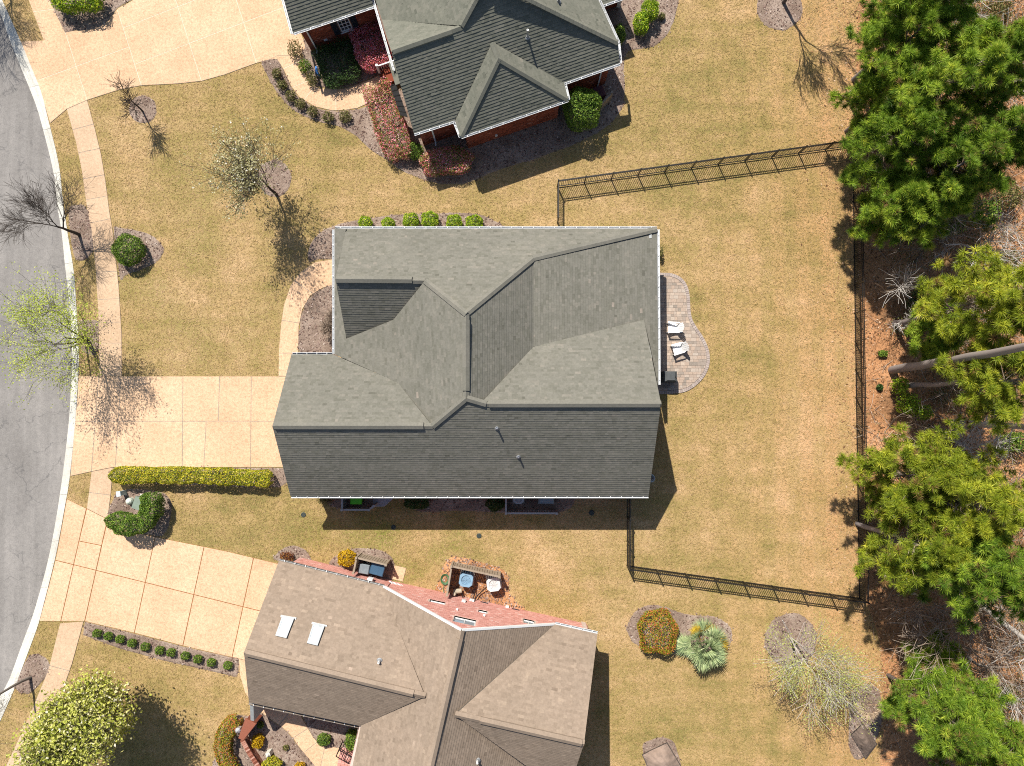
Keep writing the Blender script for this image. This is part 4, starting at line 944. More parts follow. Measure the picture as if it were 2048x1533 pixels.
leafy("leaf_gold", [(0, C(.20, .12, .006)), (.4, C(.52, .32, .008)), (.8, C(.78, .50, .012)), (1, C(.85, .62, .05))])
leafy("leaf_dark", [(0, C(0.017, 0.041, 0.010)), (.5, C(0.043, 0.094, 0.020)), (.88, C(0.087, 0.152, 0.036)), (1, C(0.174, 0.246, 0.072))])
leafy("leaf_olive", [(0, C(0.072, 0.072, 0.022)), (.45, C(0.160, 0.167, 0.043)), (.8, C(0.261, 0.246, 0.087)), (1, C(0.406, 0.290, 0.160))])
leafy("leaf_azalea", [(0, C(0.081, 0.114, 0.025)), (.3, C(0.244, 0.293, 0.057)), (.5, C(0.423, 0.390, 0.081)), (.56, C(0.780, 0.195, 0.195)), (.85, C(0.850, 0.277, 0.325)), (1, C(0.850, 0.585, 0.585))], big=(1.0, .75))
leafy("leaf_pink", [(0, C(0.260, 0.081, 0.048)), (.2, C(0.488, 0.260, 0.098)), (.4, C(0.845, 0.163, 0.195)), (.8, C(0.850, 0.277, 0.358)), (1, C(0.850, 0.650, 0.683))], big=(1.5, .3))
leafy("leaf_red_green", [(0, C(0.072, 0.087, 0.012)), (.3, C(0.232, 0.261, 0.017)), (.58, C(0.392, 0.392, 0.029)), (.7, C(0.522, 0.203, 0.043)), (1, C(0.609, 0.174, 0.072))], big=(.9, .5))
leafy("leaf_loropetalum", [(0, C(.10, .02, .015)), (.5, C(.22, .06, .02)), (1, C(.36, .18, .03))])
leafy("leaf_lime", [(0, C(0.236, 0.296, 0.030)), (.5, C(0.503, 0.621, 0.073)), (1, C(0.722, 0.722, 0.178))], .35)
leafy("leaf_haze", [(0, C(0.264, 0.288, 0.072)), (.5, C(0.480, 0.528, 0.132)), (1, C(0.696, 0.720, 0.264))], .35)
leafy("leaf_blossom", [(0, C(.16, .19, .03)), (.28, C(.36, .40, .05)), (.6, C(.58, .58, .13)), (.85, C(.74, .68, .34)), (1, C(.84, .80, .62))], .3)
leafy("leaf_bud", [(0, C(.20, .18, .07)), (.4, C(.38, .35, .15)), (.8, C(.58, .54, .32)), (1, C(.82, .80, .72))], .25)
leafy("needle", [(0, C(0.274, 0.164, 0.066)), (.035, C(0.251, 0.164, 0.060)), (.05, C(0.050, 0.107, 0.014)), (.35, C(0.150, 0.262, 0.023)), (.7, C(0.334, 0.454, 0.042)), (1, C(0.668, 0.690, 0.079))], .25, .5, big=(.35, .35))
leafy("needle_yellow", [(0, C(.26, .15, .06)), (.03, C(.24, .14, .05)), (.045, C(0.068, 0.105, 0.011)), (.35, C(0.194, 0.263, 0.021)), (.7, C(0.410, 0.455, 0.035)), (.93, C(0.659, 0.630, 0.061)), (1, C(0.850, 0.840, 0.140))], .25, .5, big=(.35, .3))
leafy("needle_dead", [(0, C(.16, .075, .03)), (.5, C(.30, .15, .06)), (1, C(.42, .25, .12))], .2)
leafy("frond", [(0, C(.14, .20, .10)), (.4, C(.28, .36, .17)), (.75, C(.46, .53, .26)), (1, C(.62, .64, .42))], .25)
leafy("frond_old", [(0, C(.35, .25, .03)), (.5, C(.60, .42, .04)), (1, C(.70, .52, .10))], .25)
leafy("frond_dead", [(0, C(.30, .20, .12)), (.5, C(.46, .33, .21)), (1, C(.60, .46, .32))], .1)

def rotmats(n, rng):
    """random rotations"""
    q = rng.normal(size=(n, 4)); q /= np.linalg.norm(q, axis=1)[:, None]; w, x, y, z = q.T
    return np.stack([np.stack([1 - 2 * (y * y + z * z), 2 * (x * y - z * w), 2 * (x * z + y * w)], -1), np.stack([2 * (x * y + z * w), 1 - 2 * (x * x + z * z), 2 * (y * z - x * w)], -1), np.stack([2 * (x * z - y * w), 2 * (y * z + x * w), 1 - 2 * (x * x + y * y)], -1)], 1)
def leaf_quads(P, N, L, W, rng, jit=.9, tint=None):
    """one bent leaf (two triangles folded on the midrib) at each point, facing roughly N"""
    n = len(P); nn = N + rng.normal(size=(n, 3)) * jit; nn /= np.linalg.norm(nn, axis=1)[:, None] + 1e-9
    t = np.cross(nn, rng.normal(size=(n, 3))); t /= np.linalg.norm(t, axis=1)[:, None] + 1e-9; b = np.cross(nn, t)
    l = (L * rng.uniform(.6, 1.35, n))[:, None]; w = (W * rng.uniform(.6, 1.35, n))[:, None]
    V = np.zeros((n, 4, 3)); V[:, 0] = P - t * l / 2; V[:, 1] = P + b * w / 2 + nn * w * .22; V[:, 2] = P + t * l / 2; V[:, 3] = P - b * w / 2 + nn * w * .22
    return V.reshape(-1, 3), np.full(n, 4), np.arange(4 * n), (rng.random(n) if tint is None else tint)
def shape_points(kind, n, rng, a, b, h, rough=.12, e=2.6):
    """points and normals on a clipped shrub: 'ball' (superellipsoid) or 'box' (flat top, near-vertical sides); a,b half plan size"""
    u = rng.normal(size=(n * 2, 3)); u /= np.linalg.norm(u, axis=1)[:, None]; u = u[u[:, 2] > -.55][:n]
    p = e if kind == 'ball' else 5.0
    r = 1.0 / (np.abs(u[:, 0]) ** p + np.abs(u[:, 1]) ** (p if kind == 'box' else 2.2) + np.abs(u[:, 2]) ** p) ** (1 / p)
    s = 1 + .06 * np.sin(u[:, 0] * 6 + a * 39) + .06 * np.sin(u[:, 1] * 7 + 1 + b * 45) + .05 * np.sin(u[:, 2] * 11 + u[:, 0] * 5)
    d = r * s * (1 - np.abs(rng.normal(size=len(u))) * rough)
    P = u * d[:, None] * np.array([a, b, h / 2]); P[:, 2] += h / 2
    N = u * np.array([1 / a, 1 / b, 2 / h]); N /= np.linalg.norm(N, axis=1)[:, None]
    return P, N
def stems(name, parent, mat, base, pts, r0=.02, seed=0):
    rnd = random.Random(seed); mm = MB()
    for p in pts:
        p = Vector(p); b = Vector(base) + Vector((rnd.uniform(-.1, .1), rnd.uniform(-.1, .1), 0)); m_ = b.lerp(p, .5) + Vector((rnd.uniform(-.08, .08), rnd.uniform(-.08, .08), .06)); mm.tube([b, m_, p], [r0, r0 * .7, r0 * .35], 4)
    return mm.build(name, mat, parent)
def shrub(px, py, rx, ry, h, mat, label, cat="shrub", group=None, kind='ball', rz=0.0, dens=1.0, leaf=(.085, .055), name="shrub", rough=.12, e=2.6, world=None, seed=None):
    """clipped or loose shrub whose middle shows at (px,py); rx, ry half sizes in photograph pixels"""
    seed = int(px * 13 + py * 7) if seed is None else seed
    rng = np.random.default_rng(seed); c = G(px, py, h * .55); k = PXM * (1 - h * .55 / CAM_H); a, b = rx * k, ry * k
    t = thing(name, (c.x, c.y, 0), label, cat, group, rz)
    area = 2 * math.pi * ((a * b) + (a + b) * h * .5) * .7
    n = int(min(26000, max(350, area * 620 * dens * (.085 * .055) / (leaf[0] * leaf[1]))))
    P, N = shape_points(kind, n, rng, a, b, h, rough, e); P[:, 2] = np.maximum(P[:, 2], .03)
    me = np_mesh("foliage", *leaf_quads(P, N, leaf[0], leaf[1], rng)); link("foliage", me, t, MAT[mat])
    mm = MB(); rnd = random.Random(seed)
    for i in range(int(6 + 5 * max(a, b))):
        q = Vector((rnd.uniform(-.8, .8) * a, rnd.uniform(-.8, .8) * b, h * rnd.uniform(.6, .9))); s_ = Vector((q.x * .45, q.y * .45, -.02)); mm.tube([s_, s_.lerp(q, .5) + Vector((.03, -.02, .03)), q], [.022, .015, .006], 4)
    mm.v = [tuple(Vector(v) + Vector((c.x, c.y, 0))) for v in mm.v]; mm.build("stems", MAT['bark_twig'], t)
    return t
def hedge(pts_px, wpx, h, mat, label, cat="hedge", group=None, dens=1.0, leaf=(.085, .055), rough=.10):
    """clipped hedge following a line; flat top, rounded ends"""
    C_ = [G(a, b, h * .6) for a, b in pts_px]; L = smooth_open([(p.x, p.y, 0) for p in C_], 6); w = wpx * PXM * .5
    o = L[0].lerp(L[-1], .5); t = thing("hedge", (o.x, o.y, 0), label, cat, group); rng = np.random.default_rng(int(pts_px[0][0] * 3 + pts_px[0][1]))
    P2 = np.array([(p.x - o.x, p.y - o.y) for p in L]); seg = np.diff(P2, axis=0); sl = np.linalg.norm(seg, axis=1); cs = np.concatenate([[0], np.cumsum(sl)]); tot = cs[-1]
    n = int((tot * (2 * w + 2 * h) + 4 * w * h) * 620 * dens * (.085 * .055) / (leaf[0] * leaf[1]))
    s = rng.uniform(-w * .9, tot + w * .9, n); sc = np.clip(s, 0, tot - 1e-4); i = np.searchsorted(cs, sc, 'right') - 1; f = (sc - cs[i]) / sl[i]
    c = P2[i] + seg[i] * f[:, None]; d = seg[i] / sl[i][:, None]; nv = np.stack([-d[:, 1], d[:, 0]], 1); over = s - sc
    th = rng.uniform(-.35, math.pi + .35, n); p = 4.0; r = 1 / (np.abs(np.cos(th)) ** p + np.abs(np.sin(th)) ** p) ** (1 / p)
    endf = np.sqrt(np.maximum(.02, 1 - (over / (w * .95)) ** 2)); wob = 1 + .06 * np.sin(s * 2.3) + .05 * np.sin(s * 5.3 + th * 2) + .05 * np.sin(s * 11 + th * 4); dd = r * wob * (1 - np.abs(rng.normal(size=n)) * rough)
    y = np.cos(th) * dd * w * endf; z = h * .5 + np.sin(th) * dd * h * .5
    P = np.zeros((n, 3)); P[:, :2] = c + nv * y[:, None] + d * over[:, None]; P[:, 2] = np.maximum(.03, z)
    N = np.zeros((n, 3)); N[:, :2] = nv * (np.cos(th) * 1.0)[:, None] + d * (over / w)[:, None]; N[:, 2] = np.sin(th); N /= np.linalg.norm(N, axis=1)[:, None] + 1e-6
    link("foliage", np_mesh("foliage", *leaf_quads(P, N, leaf[0], leaf[1], rng)), t, MAT[mat])
    mm = MB(); rnd = random.Random(3); m_ = int(tot / .3) + 2
    for k in range(m_):
        q = L[min(len(L) - 1, int(k / m_ * len(L)))]; b = Vector((q.x + rnd.uniform(-.1, .1), q.y + rnd.uniform(-.1, .1), -.02))
        for _ in range(2): mm.tube([b, b + Vector((rnd.uniform(-.5, .5) * w, rnd.uniform(-.5, .5) * w, h * rnd.uniform(.6, .9)))], [.022, .008], 4)
    mm.build("stems", MAT['bark_twig'], t); return t

# ------------------------------------------------------------------ trees
def perp(d, rnd):
    v = Vector((rnd.gauss(0, 1), rnd.gauss(0, 1), rnd.gauss(0, 1))); v = v - d * v.dot(d); return v.normalized()
def grow(base, d, L, r, lv, rnd, out, tips, P):
    """recursive limbs: out gets (points, radii), tips the twig ends and their directions"""
    n = P.get('seg', 4) if lv > 0 else 3; pts = [base]; rad = [r]; p = base; dd = d.copy(); kids = []
    for i in range(n):
        dd = (dd + perp(dd, rnd) * P['wob'] + Vector((0, 0, P['up'])) * (1 if lv < P['lv'] else .3)).normalized()
        p = p + dd * (L / n); pts.append(p); rad.append(max(P.get('rmin', .004), r * (1 - (i + 1) / n * (.55 if lv > 0 else .8)))); f = (i + 1) / n
        if lv > 0 and (f >= P['first'] or lv < P['lv']): kids.append((p, dd.copy(), rad[-1], f))
    out.append((pts, rad, lv))
    if lv == 0: tips.append((pts[-1], dd)); tips.append((pts[len(pts) // 2], dd)); return
    for p, dd, rr, f in kids:
        for _ in range(P['kids'] if f < 1 else P.get('fork', 2)):
            if rnd.random() < P.get('skip', .1): continue
            a = R(rnd.uniform(*P['ang'])); nd = (dd * math.cos(a) + perp(dd, rnd) * math.sin(a)).normalized()
            grow(p, nd, L * rnd.uniform(*P['len']), rr * rnd.uniform(.5, .75), lv - 1, rnd, out, tips, P)
def tubes_mesh(name, limbs, origin, sides=(3, 3, 4, 6, 8)):
    V = []; F = []; T = []; base = 0
    for pts, rad, lv in limbs:
        n = sides[min(lv, len(sides) - 1)]; k = len(pts); t = random.random()
        A = np.array([tuple(p) for p in pts]); D = np.gradient(A, axis=0); D /= np.linalg.norm(D, axis=1)[:, None] + 1e-9
        ref = np.where(np.abs(D[:, 2:3]) < .9, np.array([[0, 0, 1.0]]), np.array([[1.0, 0, 0]])); a = np.cross(D, ref); a /= np.linalg.norm(a, axis=1)[:, None] + 1e-9; b = np.cross(D, a)
        th = np.arange(n) * 2 * math.pi / n
        ringv = A[:, None, :] + (a[:, None, :] * np.cos(th)[None, :, None] + b[:, None, :] * np.sin(th)[None, :, None]) * np.array(rad)[:, None, None]
        V.append(ringv.reshape(-1, 3)); i = np.arange(k - 1)[:, None] * n; j = np.arange(n)[None, :]; j2 = (j + 1) % n
        F.append((np.stack([i + j, i + j2, i + n + j2, i + n + j], -1).reshape(-1, 4) + base)); T.append(np.full((k - 1) * n, t)); base += k * n
    V = np.concatenate(V) - np.array(tuple(origin)); F = np.concatenate(F)
    return np_mesh(name, V, np.full(len(F), 4), F.ravel(), np.concatenate(T), True)
def tree(base_px, label, h, r, P, bark, leaf=None, nleaf=0, lsize=(.1, .07), spread=.12, clump=1.0, lean=(0, 0), cat="tree", group=None, seed=1, trunks=1, name="tree", world=None, vis=None):
    b = G(*base_px) if world is None else Vector(world); t = thing(name, (b.x, b.y, 0), label, cat, group); rnd = random.Random(seed); out = []; tips = []
    for k in range(trunks):
        an = 2 * math.pi * k / max(1, trunks) + rnd.random(); s = .22 if trunks > 1 else 0
        d = Vector((lean[0] + s * math.cos(an), lean[1] + s * math.sin(an), 1)).normalized()
        grow(Vector((b.x + math.cos(an) * r * .8 * (trunks > 1), b.y + math.sin(an) * r * .8 * (trunks > 1), -.05)), d, h * P['trunk'], r, P['lv'], rnd, out, tips, P)
    st = random.getstate(); random.seed(seed)
    link("trunk", tubes_mesh("trunk", [o for o in out if o[2] == P['lv']], b), t, MAT[bark])
    link("branches", tubes_mesh("branches", [o for o in out if o[2] < P['lv']], b), t, MAT[bark]); random.setstate(st)
    if leaf:
        rng = np.random.default_rng(seed); T = np.array([tuple(p) for p, d in tips]); D = np.array([tuple(d) for p, d in tips]); k = rng.choice(np.flatnonzero(rng.random(len(T)) < clump), nleaf)
        Q = T[k] + rng.normal(size=(nleaf, 3)) * spread - np.array(tuple(b)); N = np.tile([[0, 0, 1.0]], (nleaf, 1)) + D[k] * .4
        tv = np.clip(rng.normal(.5, .24, nleaf) + (rng.random(len(T))[k] - .5) * .35, 0, 1)
        link("leaves", np_mesh("leaves", *leaf_quads(Q, N, lsize[0], lsize[1], rng, 1.0, tv)), t, MAT[leaf])
    return t, tips
# pine needles: a few ready-made tufts, stamped out along the boughs
def tuft_template(rng, n=44, L=.33, w=.0125):
    d = rng.normal(size=(n, 3)); d[:, 2] = np.abs(d[:, 2]) * .75 + .12; d /= np.linalg.norm(d, axis=1)[:, None]
    s = np.cross(d, rng.normal(size=(n, 3))); s /= np.linalg.norm(s, axis=1)[:, None]; l = (L * rng.uniform(.7, 1.15, n))[:, None]
    V = np.zeros((n, 3, 3)); b = d * .02; V[:, 0] = b - s * w; V[:, 1] = b + s * w; V[:, 2] = d * l - np.array([0, 0, 1]) * l * .12; return V
def pine(base, label, h, r, crown0, spread, seed, needle='needle', dens=1.0, group="pines along the edge of the woods", lean=(0, 0), top_only=False, asym=(0, 0)):
    b = Vector(base); t = thing("pine_tree", (b.x, b.y, 0), label, "pine tree", group); rnd = random.Random(seed); rng = np.random.default_rng(seed)
    ax = lambda z: Vector((b.x + lean[0] * z, b.y + lean[1] * z, z)); pts = [ax(-.1)] + [ax(h * i / 9) + Vector((rnd.gauss(0, .05), rnd.gauss(0, .05), 0)) for i in range(1, 10)]
    link("trunk", tubes_mesh("trunk", [(pts, [r * (1 - .88 * i / 9) for i in range(10)], 4)], b), t, MAT['bark_pine'])
    limbs = []; TP = []; TD = []; z = h * crown0
    while z < h * .985:
        f = (z - h * crown0) / (h * (1 - crown0)); Lm = spread * (1 - f ** 1.5) * (.62 + .38 * min(1, f * 5 + .3)) + .25
        for k in range(rnd.choice((4, 5, 5, 6))):
            a = rnd.uniform(0, 2 * math.pi); Lb = Lm * rnd.uniform(.6, 1.12) * (1 + asym[0] * math.cos(a) + asym[1] * math.sin(a)); d = Vector((math.cos(a), math.sin(a), rnd.uniform(-.05, .32) + f * .45)).normalized()
            P0 = ax(z) + Vector((0, 0, rnd.uniform(-.15, .15))); q = P0; pl = [q]; n = 5; dd = d.copy()
            for i in range(n):
                dd = (dd + Vector((rnd.gauss(0, .1), rnd.gauss(0, .1), .07 + rnd.gauss(0, .06)))).normalized(); q = q + dd * Lb / n; pl.append(q)
                if i >= 1:
                    for s in (-1, 1, 0):
                        if rnd.random() < .2: continue
                        side = dd.cross(Vector((0, 0, 1))).normalized() * s; sd = (dd * .7 + side * .8 + Vector((0, 0, rnd.uniform(.05, .45)))).normalized(); sl = Lb * rnd.uniform(.14, .30) * (1.15 - .12 * i)
                        e = q + sd * sl; limbs.append(([q, q.lerp(e, .5) + Vector((0, 0, .02)), e], [.014, .01, .006], 0))
                        for u in (.45, .75, 1.0):
                            if rnd.random() < .85 * dens: TP.append(q.lerp(e, u)); TD.append(sd)
            TP.append(q); TD.append(dd); limbs.append((pl, [max(.008, .028 * (Lb / 3)) * (1 - .7 * i / n) + .006 for i in range(n + 1)], 1))
        z += h * (1 - crown0) / rnd.uniform(12, 17)
    TP.append(ax(h)); TD.append(Vector((0, 0, 1)))
    link("branches", tubes_mesh("branches", limbs, b), t, MAT['bark_twig'])
    tone = rng.uniform(.38, .56); n = len(TP); tm = [tuft_template(rng) for _ in range(6)]; T = np.array([tuple(p) for p in TP]) - np.array(tuple(b)); D = np.array([tuple(d) for d in TD]); Vs = []; tint = []
    for i in range(n):
        w_ = D[i] * .75 + np.array([0, 0, .8]) + rng.normal(size=3) * .2; w_ /= np.linalg.norm(w_); u_ = np.cross(w_, rng.normal(size=3)); u_ /= np.linalg.norm(u_); v_ = np.cross(w_, u_)
        V = tm[i % 6] @ np.stack([u_, v_, w_]) * rng.uniform(.8, 1.25) + T[i]; Vs.append(V); tint.append(np.clip(rng.normal(tone, .17) + rng.normal(0, .10, len(V)), .06, .93) if rng.random() > .045 else np.zeros(len(V)))
        if needle == 'needle_yellow' and rng.random() < .6: tint[-1][0] = 1.0; c = Vs[-1][0]; ct = c[2].copy(); ax_ = (ct - T[i]); c[0] += np.array([.028, 0, 0]); c[1] -= np.array([.028, 0, 0]); c[2] = T[i] + np.array([0, 0, .22]) + rng.normal(0, .02, 3)
    V = np.concatenate(Vs).reshape(-1, 3); m_ = len(V) // 3
    link("needles", np_mesh("needles", V, np.full(m_, 3), np.arange(3 * m_), np.concatenate(tint)), t, MAT[needle]); return t
# ================================================================== street and garden trees
BARE = dict(lv=4, trunk=.34, wob=.10, up=.06, first=.7, kids=2, fork=3, ang=(22, 48), len=(.55, .85), skip=.15, rmin=.006)
FINE = dict(BARE, rmin=.007)
tree((286, 224), "small bare tree with dark twigs in a round mulch ring by the top driveway", 3.3, .06, dict(FINE, lv=3, trunk=.42, fork=4, kids=2, rmin=.011), 'bark_dark', lean=(-.10, .12), seed=4, group="leafless ornamental trees")
tree((159, 470), "leafless dark street tree leaning over the kerb beside the pavement", 5.4, .115, dict(BARE, trunk=.36, ang=(20, 50), first=.6), 'bark_dark', lean=(-.02, .0), seed=9, group="street trees along the kerb")
tree((174, 680), "street tree with fresh lime green leaves and several trunks over the road", 6.4, .07, dict(BARE, trunk=.38, up=.05, lv=3, len=(.6, .95), fork=3, kids=2, rmin=.007, skip=.3), 'bark_dark', 'leaf_lime', 7000, (.085, .06), .24, .4, lean=(.04, -.14), seed=5, trunks=4, group="street trees along the kerb")
tree((553, 390), "white budding tree casting a lacy shadow on the front lawn", 5.6, .10, dict(BARE, trunk=.34, up=.09, ang=(18, 42), kids=2, fork=3, lv=4, len=(.66, .98), skip=.25), 'bark_dark', 'leaf_bud', 4200, (.11, .08), .11, .6, lean=(-.06, .04), seed=8, group="ornamental trees on the lawns")
tree((10, -38), "bare street tree reaching over the road in the top left corner", 6.4, .09, dict(BARE, trunk=.34), 'bark_dark', lean=(.05, -.05), seed=14, group="street trees along the kerb")
tree((62, 1355), "bare street tree with a leaning grey trunk in the lower left corner", 5.8, .10, dict(BARE, trunk=.50, first=.8), 'bark_grey', lean=(-.10, -.02), seed=16, group="street trees along the kerb")
tree((252, 1388), "large round tree covered in pale yellow green blossom at the lower left", 6.8, .15, dict(BARE, trunk=.36, up=.10, ang=(24, 52), kids=3, fork=4, skip=.05, len=(.55, .8)), 'bark_dark', 'leaf_blossom', 30000, (.16, .12), .28, seed=21, group="ornamental trees on the lawns")
tree((1566, 6), "dark leafless tree in a mulch ring at the top edge with a long shadow", 7.0, .12, dict(BARE, trunk=.42, up=.12, ang=(16, 36), rmin=.014, skip=.3), 'bark_dark', lean=(-.04, -.02), seed=23, group="leafless ornamental trees")
tree((1581, 1276), "slim tree leafing out lime green in the ring below the fence", 4.8, .05, dict(BARE, lv=3, trunk=.40, up=.04, ang=(22, 50), len=(.65, 1.0), rmin=.008, skip=.3), 'bark_pale', 'leaf_haze', 8000, (.07, .045), .24, .4, lean=(.04, -.32), seed=31, trunks=3, group="ornamental trees on the lawns")
tree((690, 655), "small leafless maple spreading from the wall over the front walk", 2.4, .045, dict(FINE, lv=4, trunk=.34, up=-.01, ang=(25, 60), fork=3), 'bark_twig', lean=(-.75, .12), seed=37, group="leafless ornamental trees")

# ================================================================== shrubs and hedges
random.seed(5)
shrub(150, -2, 52, 27, 1.5, 'leaf_bright', "bright yellow green shrub on the island at the top left driveway", leaf=(.13, .085), rough=.16)
for i, (px, py, r, wh) in enumerate(((553, 147, 13, "first, topmost"), (564, 170, 14, "second"), (581, 192, 14, "third"), (601, 208, 14, "fourth"), (625, 223, 14, "fifth"), (656, 234, 15, "sixth"), (690, 233, 16, "last and largest"))):
    shrub(px, py, r - 3, r - 3, .55, 'leaf_olive', f"{wh} of seven olive shrubs edging the lawn by the top walk", group="olive shrubs along the curved walk", dens=.55, rough=.3, leaf=(.1, .06))
shrub(588, 98, 15, 20, .8, 'leaf_olive', "thin straggly bush beside the garage corner of the top house", dens=.3, rough=.4)
shrub(608, 132, 13, 14, .6, 'leaf_green', "low green plant on the walk edge by the garage", dens=.5, rough=.3)
shrub(624, 158, 12, 16, .6, 'leaf_olive', "loose brownish plant next to the blue tag by the walk", dens=.45, rough=.35)
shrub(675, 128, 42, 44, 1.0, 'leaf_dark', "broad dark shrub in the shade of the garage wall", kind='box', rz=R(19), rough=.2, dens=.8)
shrub(742, 96, 36, 44, 1.15, 'leaf_pink', "pink flowering azalea block, half shaded, beside the porch railing", kind='box', rz=R(19))
shrub(778, 244, 32, 77, 1.15, 'leaf_azalea', "long clipped azalea hedge, pink and green, left of the top house", cat="hedge", kind='box', rz=R(19), name="hedge")
shrub(829, 302, 18, 18, .9, 'leaf_green', "small leafy green bush between the two azalea hedges", rough=.3, dens=.6)
shrub(895, 322, 54, 28, 1.1, 'leaf_azalea', "half shaded oval azalea mound below the top house corner", kind='ball', rz=R(6), e=3.2)
shrub(1163, 217, 36, 38, 2.5, 'leaf_green', "tall glossy round camellia at the corner of the brick wall", e=3.4, leaf=(.10, .065), rough=.08)
shrub(1301, 20, 17, 22, 1.3, 'leaf_bright', "glowing yellow shrub at the sun room corner", rough=.25, leaf=(.1, .06))
shrub(1283, 46, 16, 23, 1.1, 'leaf_bright', "yellow green shrub just below the glowing yellow one", rough=.25, leaf=(.1, .06), seed=77)
shrub(1239, 70, 12, 20, .9, 'leaf_green', "narrow green shrub tight against the top house gutter", rough=.25)
shrub(1324, 33, 7, 7, .4, 'leaf_olive', "tiny olive plant in the bed right of the yellow shrub", rough=.35, dens=.6)
shrub(256, 500, 29, 29, 1.25, 'leaf_green', "clipped dark green ball bush beside the pavement", e=3.0, rough=.07)
for px, py, r, wh in ((730, 447, 14, "leftmost, mostly hidden"), (776, 448, 13, "second"), (822, 442, 16, "third"), (860, 439, 17, "fourth and biggest"), (909, 445, 16, "fifth"), (949, 446, 17, "rightmost")):
    shrub(px, py, r, r, .85, 'leaf_bright', f"{wh} of six bright shrubs behind the middle house gutter", group="bright shrubs along the far wall of the middle house", rough=.12, e=2.3)
shrub(1321, 506, 6, 14, .7, 'leaf_olive', "sparse plant sticking out past the gutter above the patio", dens=.5, rough=.4)
hedge([(238, 951), (320, 951), (400, 952), (470, 955), (530, 958)], 32, 1.0, 'leaf_yellow_hedge', "long straight yellow green hedge beside the middle driveway", dens=1.1)
hedge([(236, 1042), (262, 1052), (290, 1043), (303, 1022), (304, 1002)], 37, 1.55, 'leaf_green', "hook shaped dark green hedge round the green utility box", dens=1.15, leaf=(.09, .06))
shrub(694, 1117, 17, 17, .95, 'leaf_gold', "golden yellow ball bush against the pink brick wall", rough=.12)
shrub(573, 1115, 14, 12, .6, 'leaf_loropetalum', "dark red brown bush at the lower house garage corner", dens=.6, rough=.3)
ROW = [(193.7, 1267), (216.4, 1272.7), (239.7, 1278.8), (263.6, 1286.4), (290, 1293.8), (318.6, 1301), (341.6, 1305.6), (370, 1312), (395, 1318.5), (422, 1325.3), (455.3, 1331.4)]
ORD = ["first, nearest the pavement,", "second", "third", "fourth", "fifth", "sixth, middle one", "seventh", "eighth", "ninth", "tenth", "last, nearest the house,"]
for (px, py), wh in zip(ROW, ORD): shrub(px, py, 8.5, 8, .42, 'leaf_green', f"{wh} of the eleven small green balls along the lower driveway", group="small green balls along the lower driveway", leaf=(.07, .045), rough=.12)
hedge([(468, 1446), (452, 1466), (446, 1492), (452, 1520), (462, 1545)], 33, .95, 'leaf_red_green', "curved yellow and rust coloured hedge outside the garden wall", dens=1.0)
shrub(521, 1451, 6, 6, .35, 'leaf_green', "tiny green ball beside the brick pillar", leaf=(.07, .045)); shrub(516, 1483, 11, 13, .7, 'leaf_gold', "golden ball bush below the brick pillar", rough=.12)
shrub(572, 1496, 6, 5, .25, 'leaf_olive', "small dull plant on its own in the front bed", dens=.5, rough=.35); shrub(543, 1530, 18, 14, .8, 'leaf_yellow_hedge', "yellow green bush touching the bottom edge by the wall", rough=.16)
shrub(600, 1534, 10, 8, .6, 'leaf_gold', "golden bush cut off by the bottom edge near the walk"); shrub(647, 1480, 13, 12, .65, 'leaf_green', "round green bush where the porch walk bends", rough=.2)
shrub(704, 1481, 14, 20, .8, 'leaf_green', "taller green bush tucked against the lower house gutter", rough=.2)
shrub(1317, 1264, 38, 42, 1.2, 'leaf_red_green', "round clipped shrub, yellow green with reddish rim, in the double bed", e=3.4, rough=.07)
shrub(650, 1000, 18, 9, .5, 'leaf_olive', "straggly brown plant at the shaded corner of the middle house", dens=.3, rough=.5)
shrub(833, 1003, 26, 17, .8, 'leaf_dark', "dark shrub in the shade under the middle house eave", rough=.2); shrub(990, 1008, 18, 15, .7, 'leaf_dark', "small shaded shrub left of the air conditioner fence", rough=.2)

# palmetto: every fan a part
def fan_mesh(rng, L=.95, droop=.25, n=30):
    V = []; cnt = []; tint = []
    pet = .55
    V += [(-.012, 0, 0), (.012, 0, 0), (.012, pet, .02), (-.012, pet, .02)]; cnt.append(4); tint.append(.3)
    for i in range(n):
        a = -1.9 + 3.8 * (i + .5) / n; l = L * (.62 + .38 * math.cos(a * .55)) * rng.uniform(.9, 1.05); w = .019 + .006 * rng.random()
        dx, dy = math.sin(a), math.cos(a); px_, py_ = dy, -dx; z1 = .03 * (i % 2); tp = -droop * l * l + rng.normal(0, .02)
        mx, my, mz = dx * l * .55, pet + dy * l * .55, z1 + tp * .3
        V += [(0, pet, .02), (mx + px_ * w, my + py_ * w, mz), (dx * l, pet + dy * l, tp), (mx - px_ * w, my - py_ * w, mz + .012)]; cnt.append(4); tint.append(float(np.clip(rng.normal(.5, .22), 0, 1)))
    return np_mesh("frond", np.array(V), cnt, np.arange(len(V)), tint)
rng = np.random.default_rng(4); pc = G(1404, 1286, .5)
palm = thing("palmetto", (pc.x, pc.y, 0), "silvery green palmetto with yellowing outer fans in the double bed", "palmetto")
FM = [fan_mesh(rng, .50, .35), fan_mesh(rng, .56, .5), fan_mesh(rng, .44, .3)]; FO = [fan_mesh(rng, .46, .5)]
for m_ in FM: m_.materials.append(MAT['frond'])
FO[0].materials.append(MAT['frond_old'])
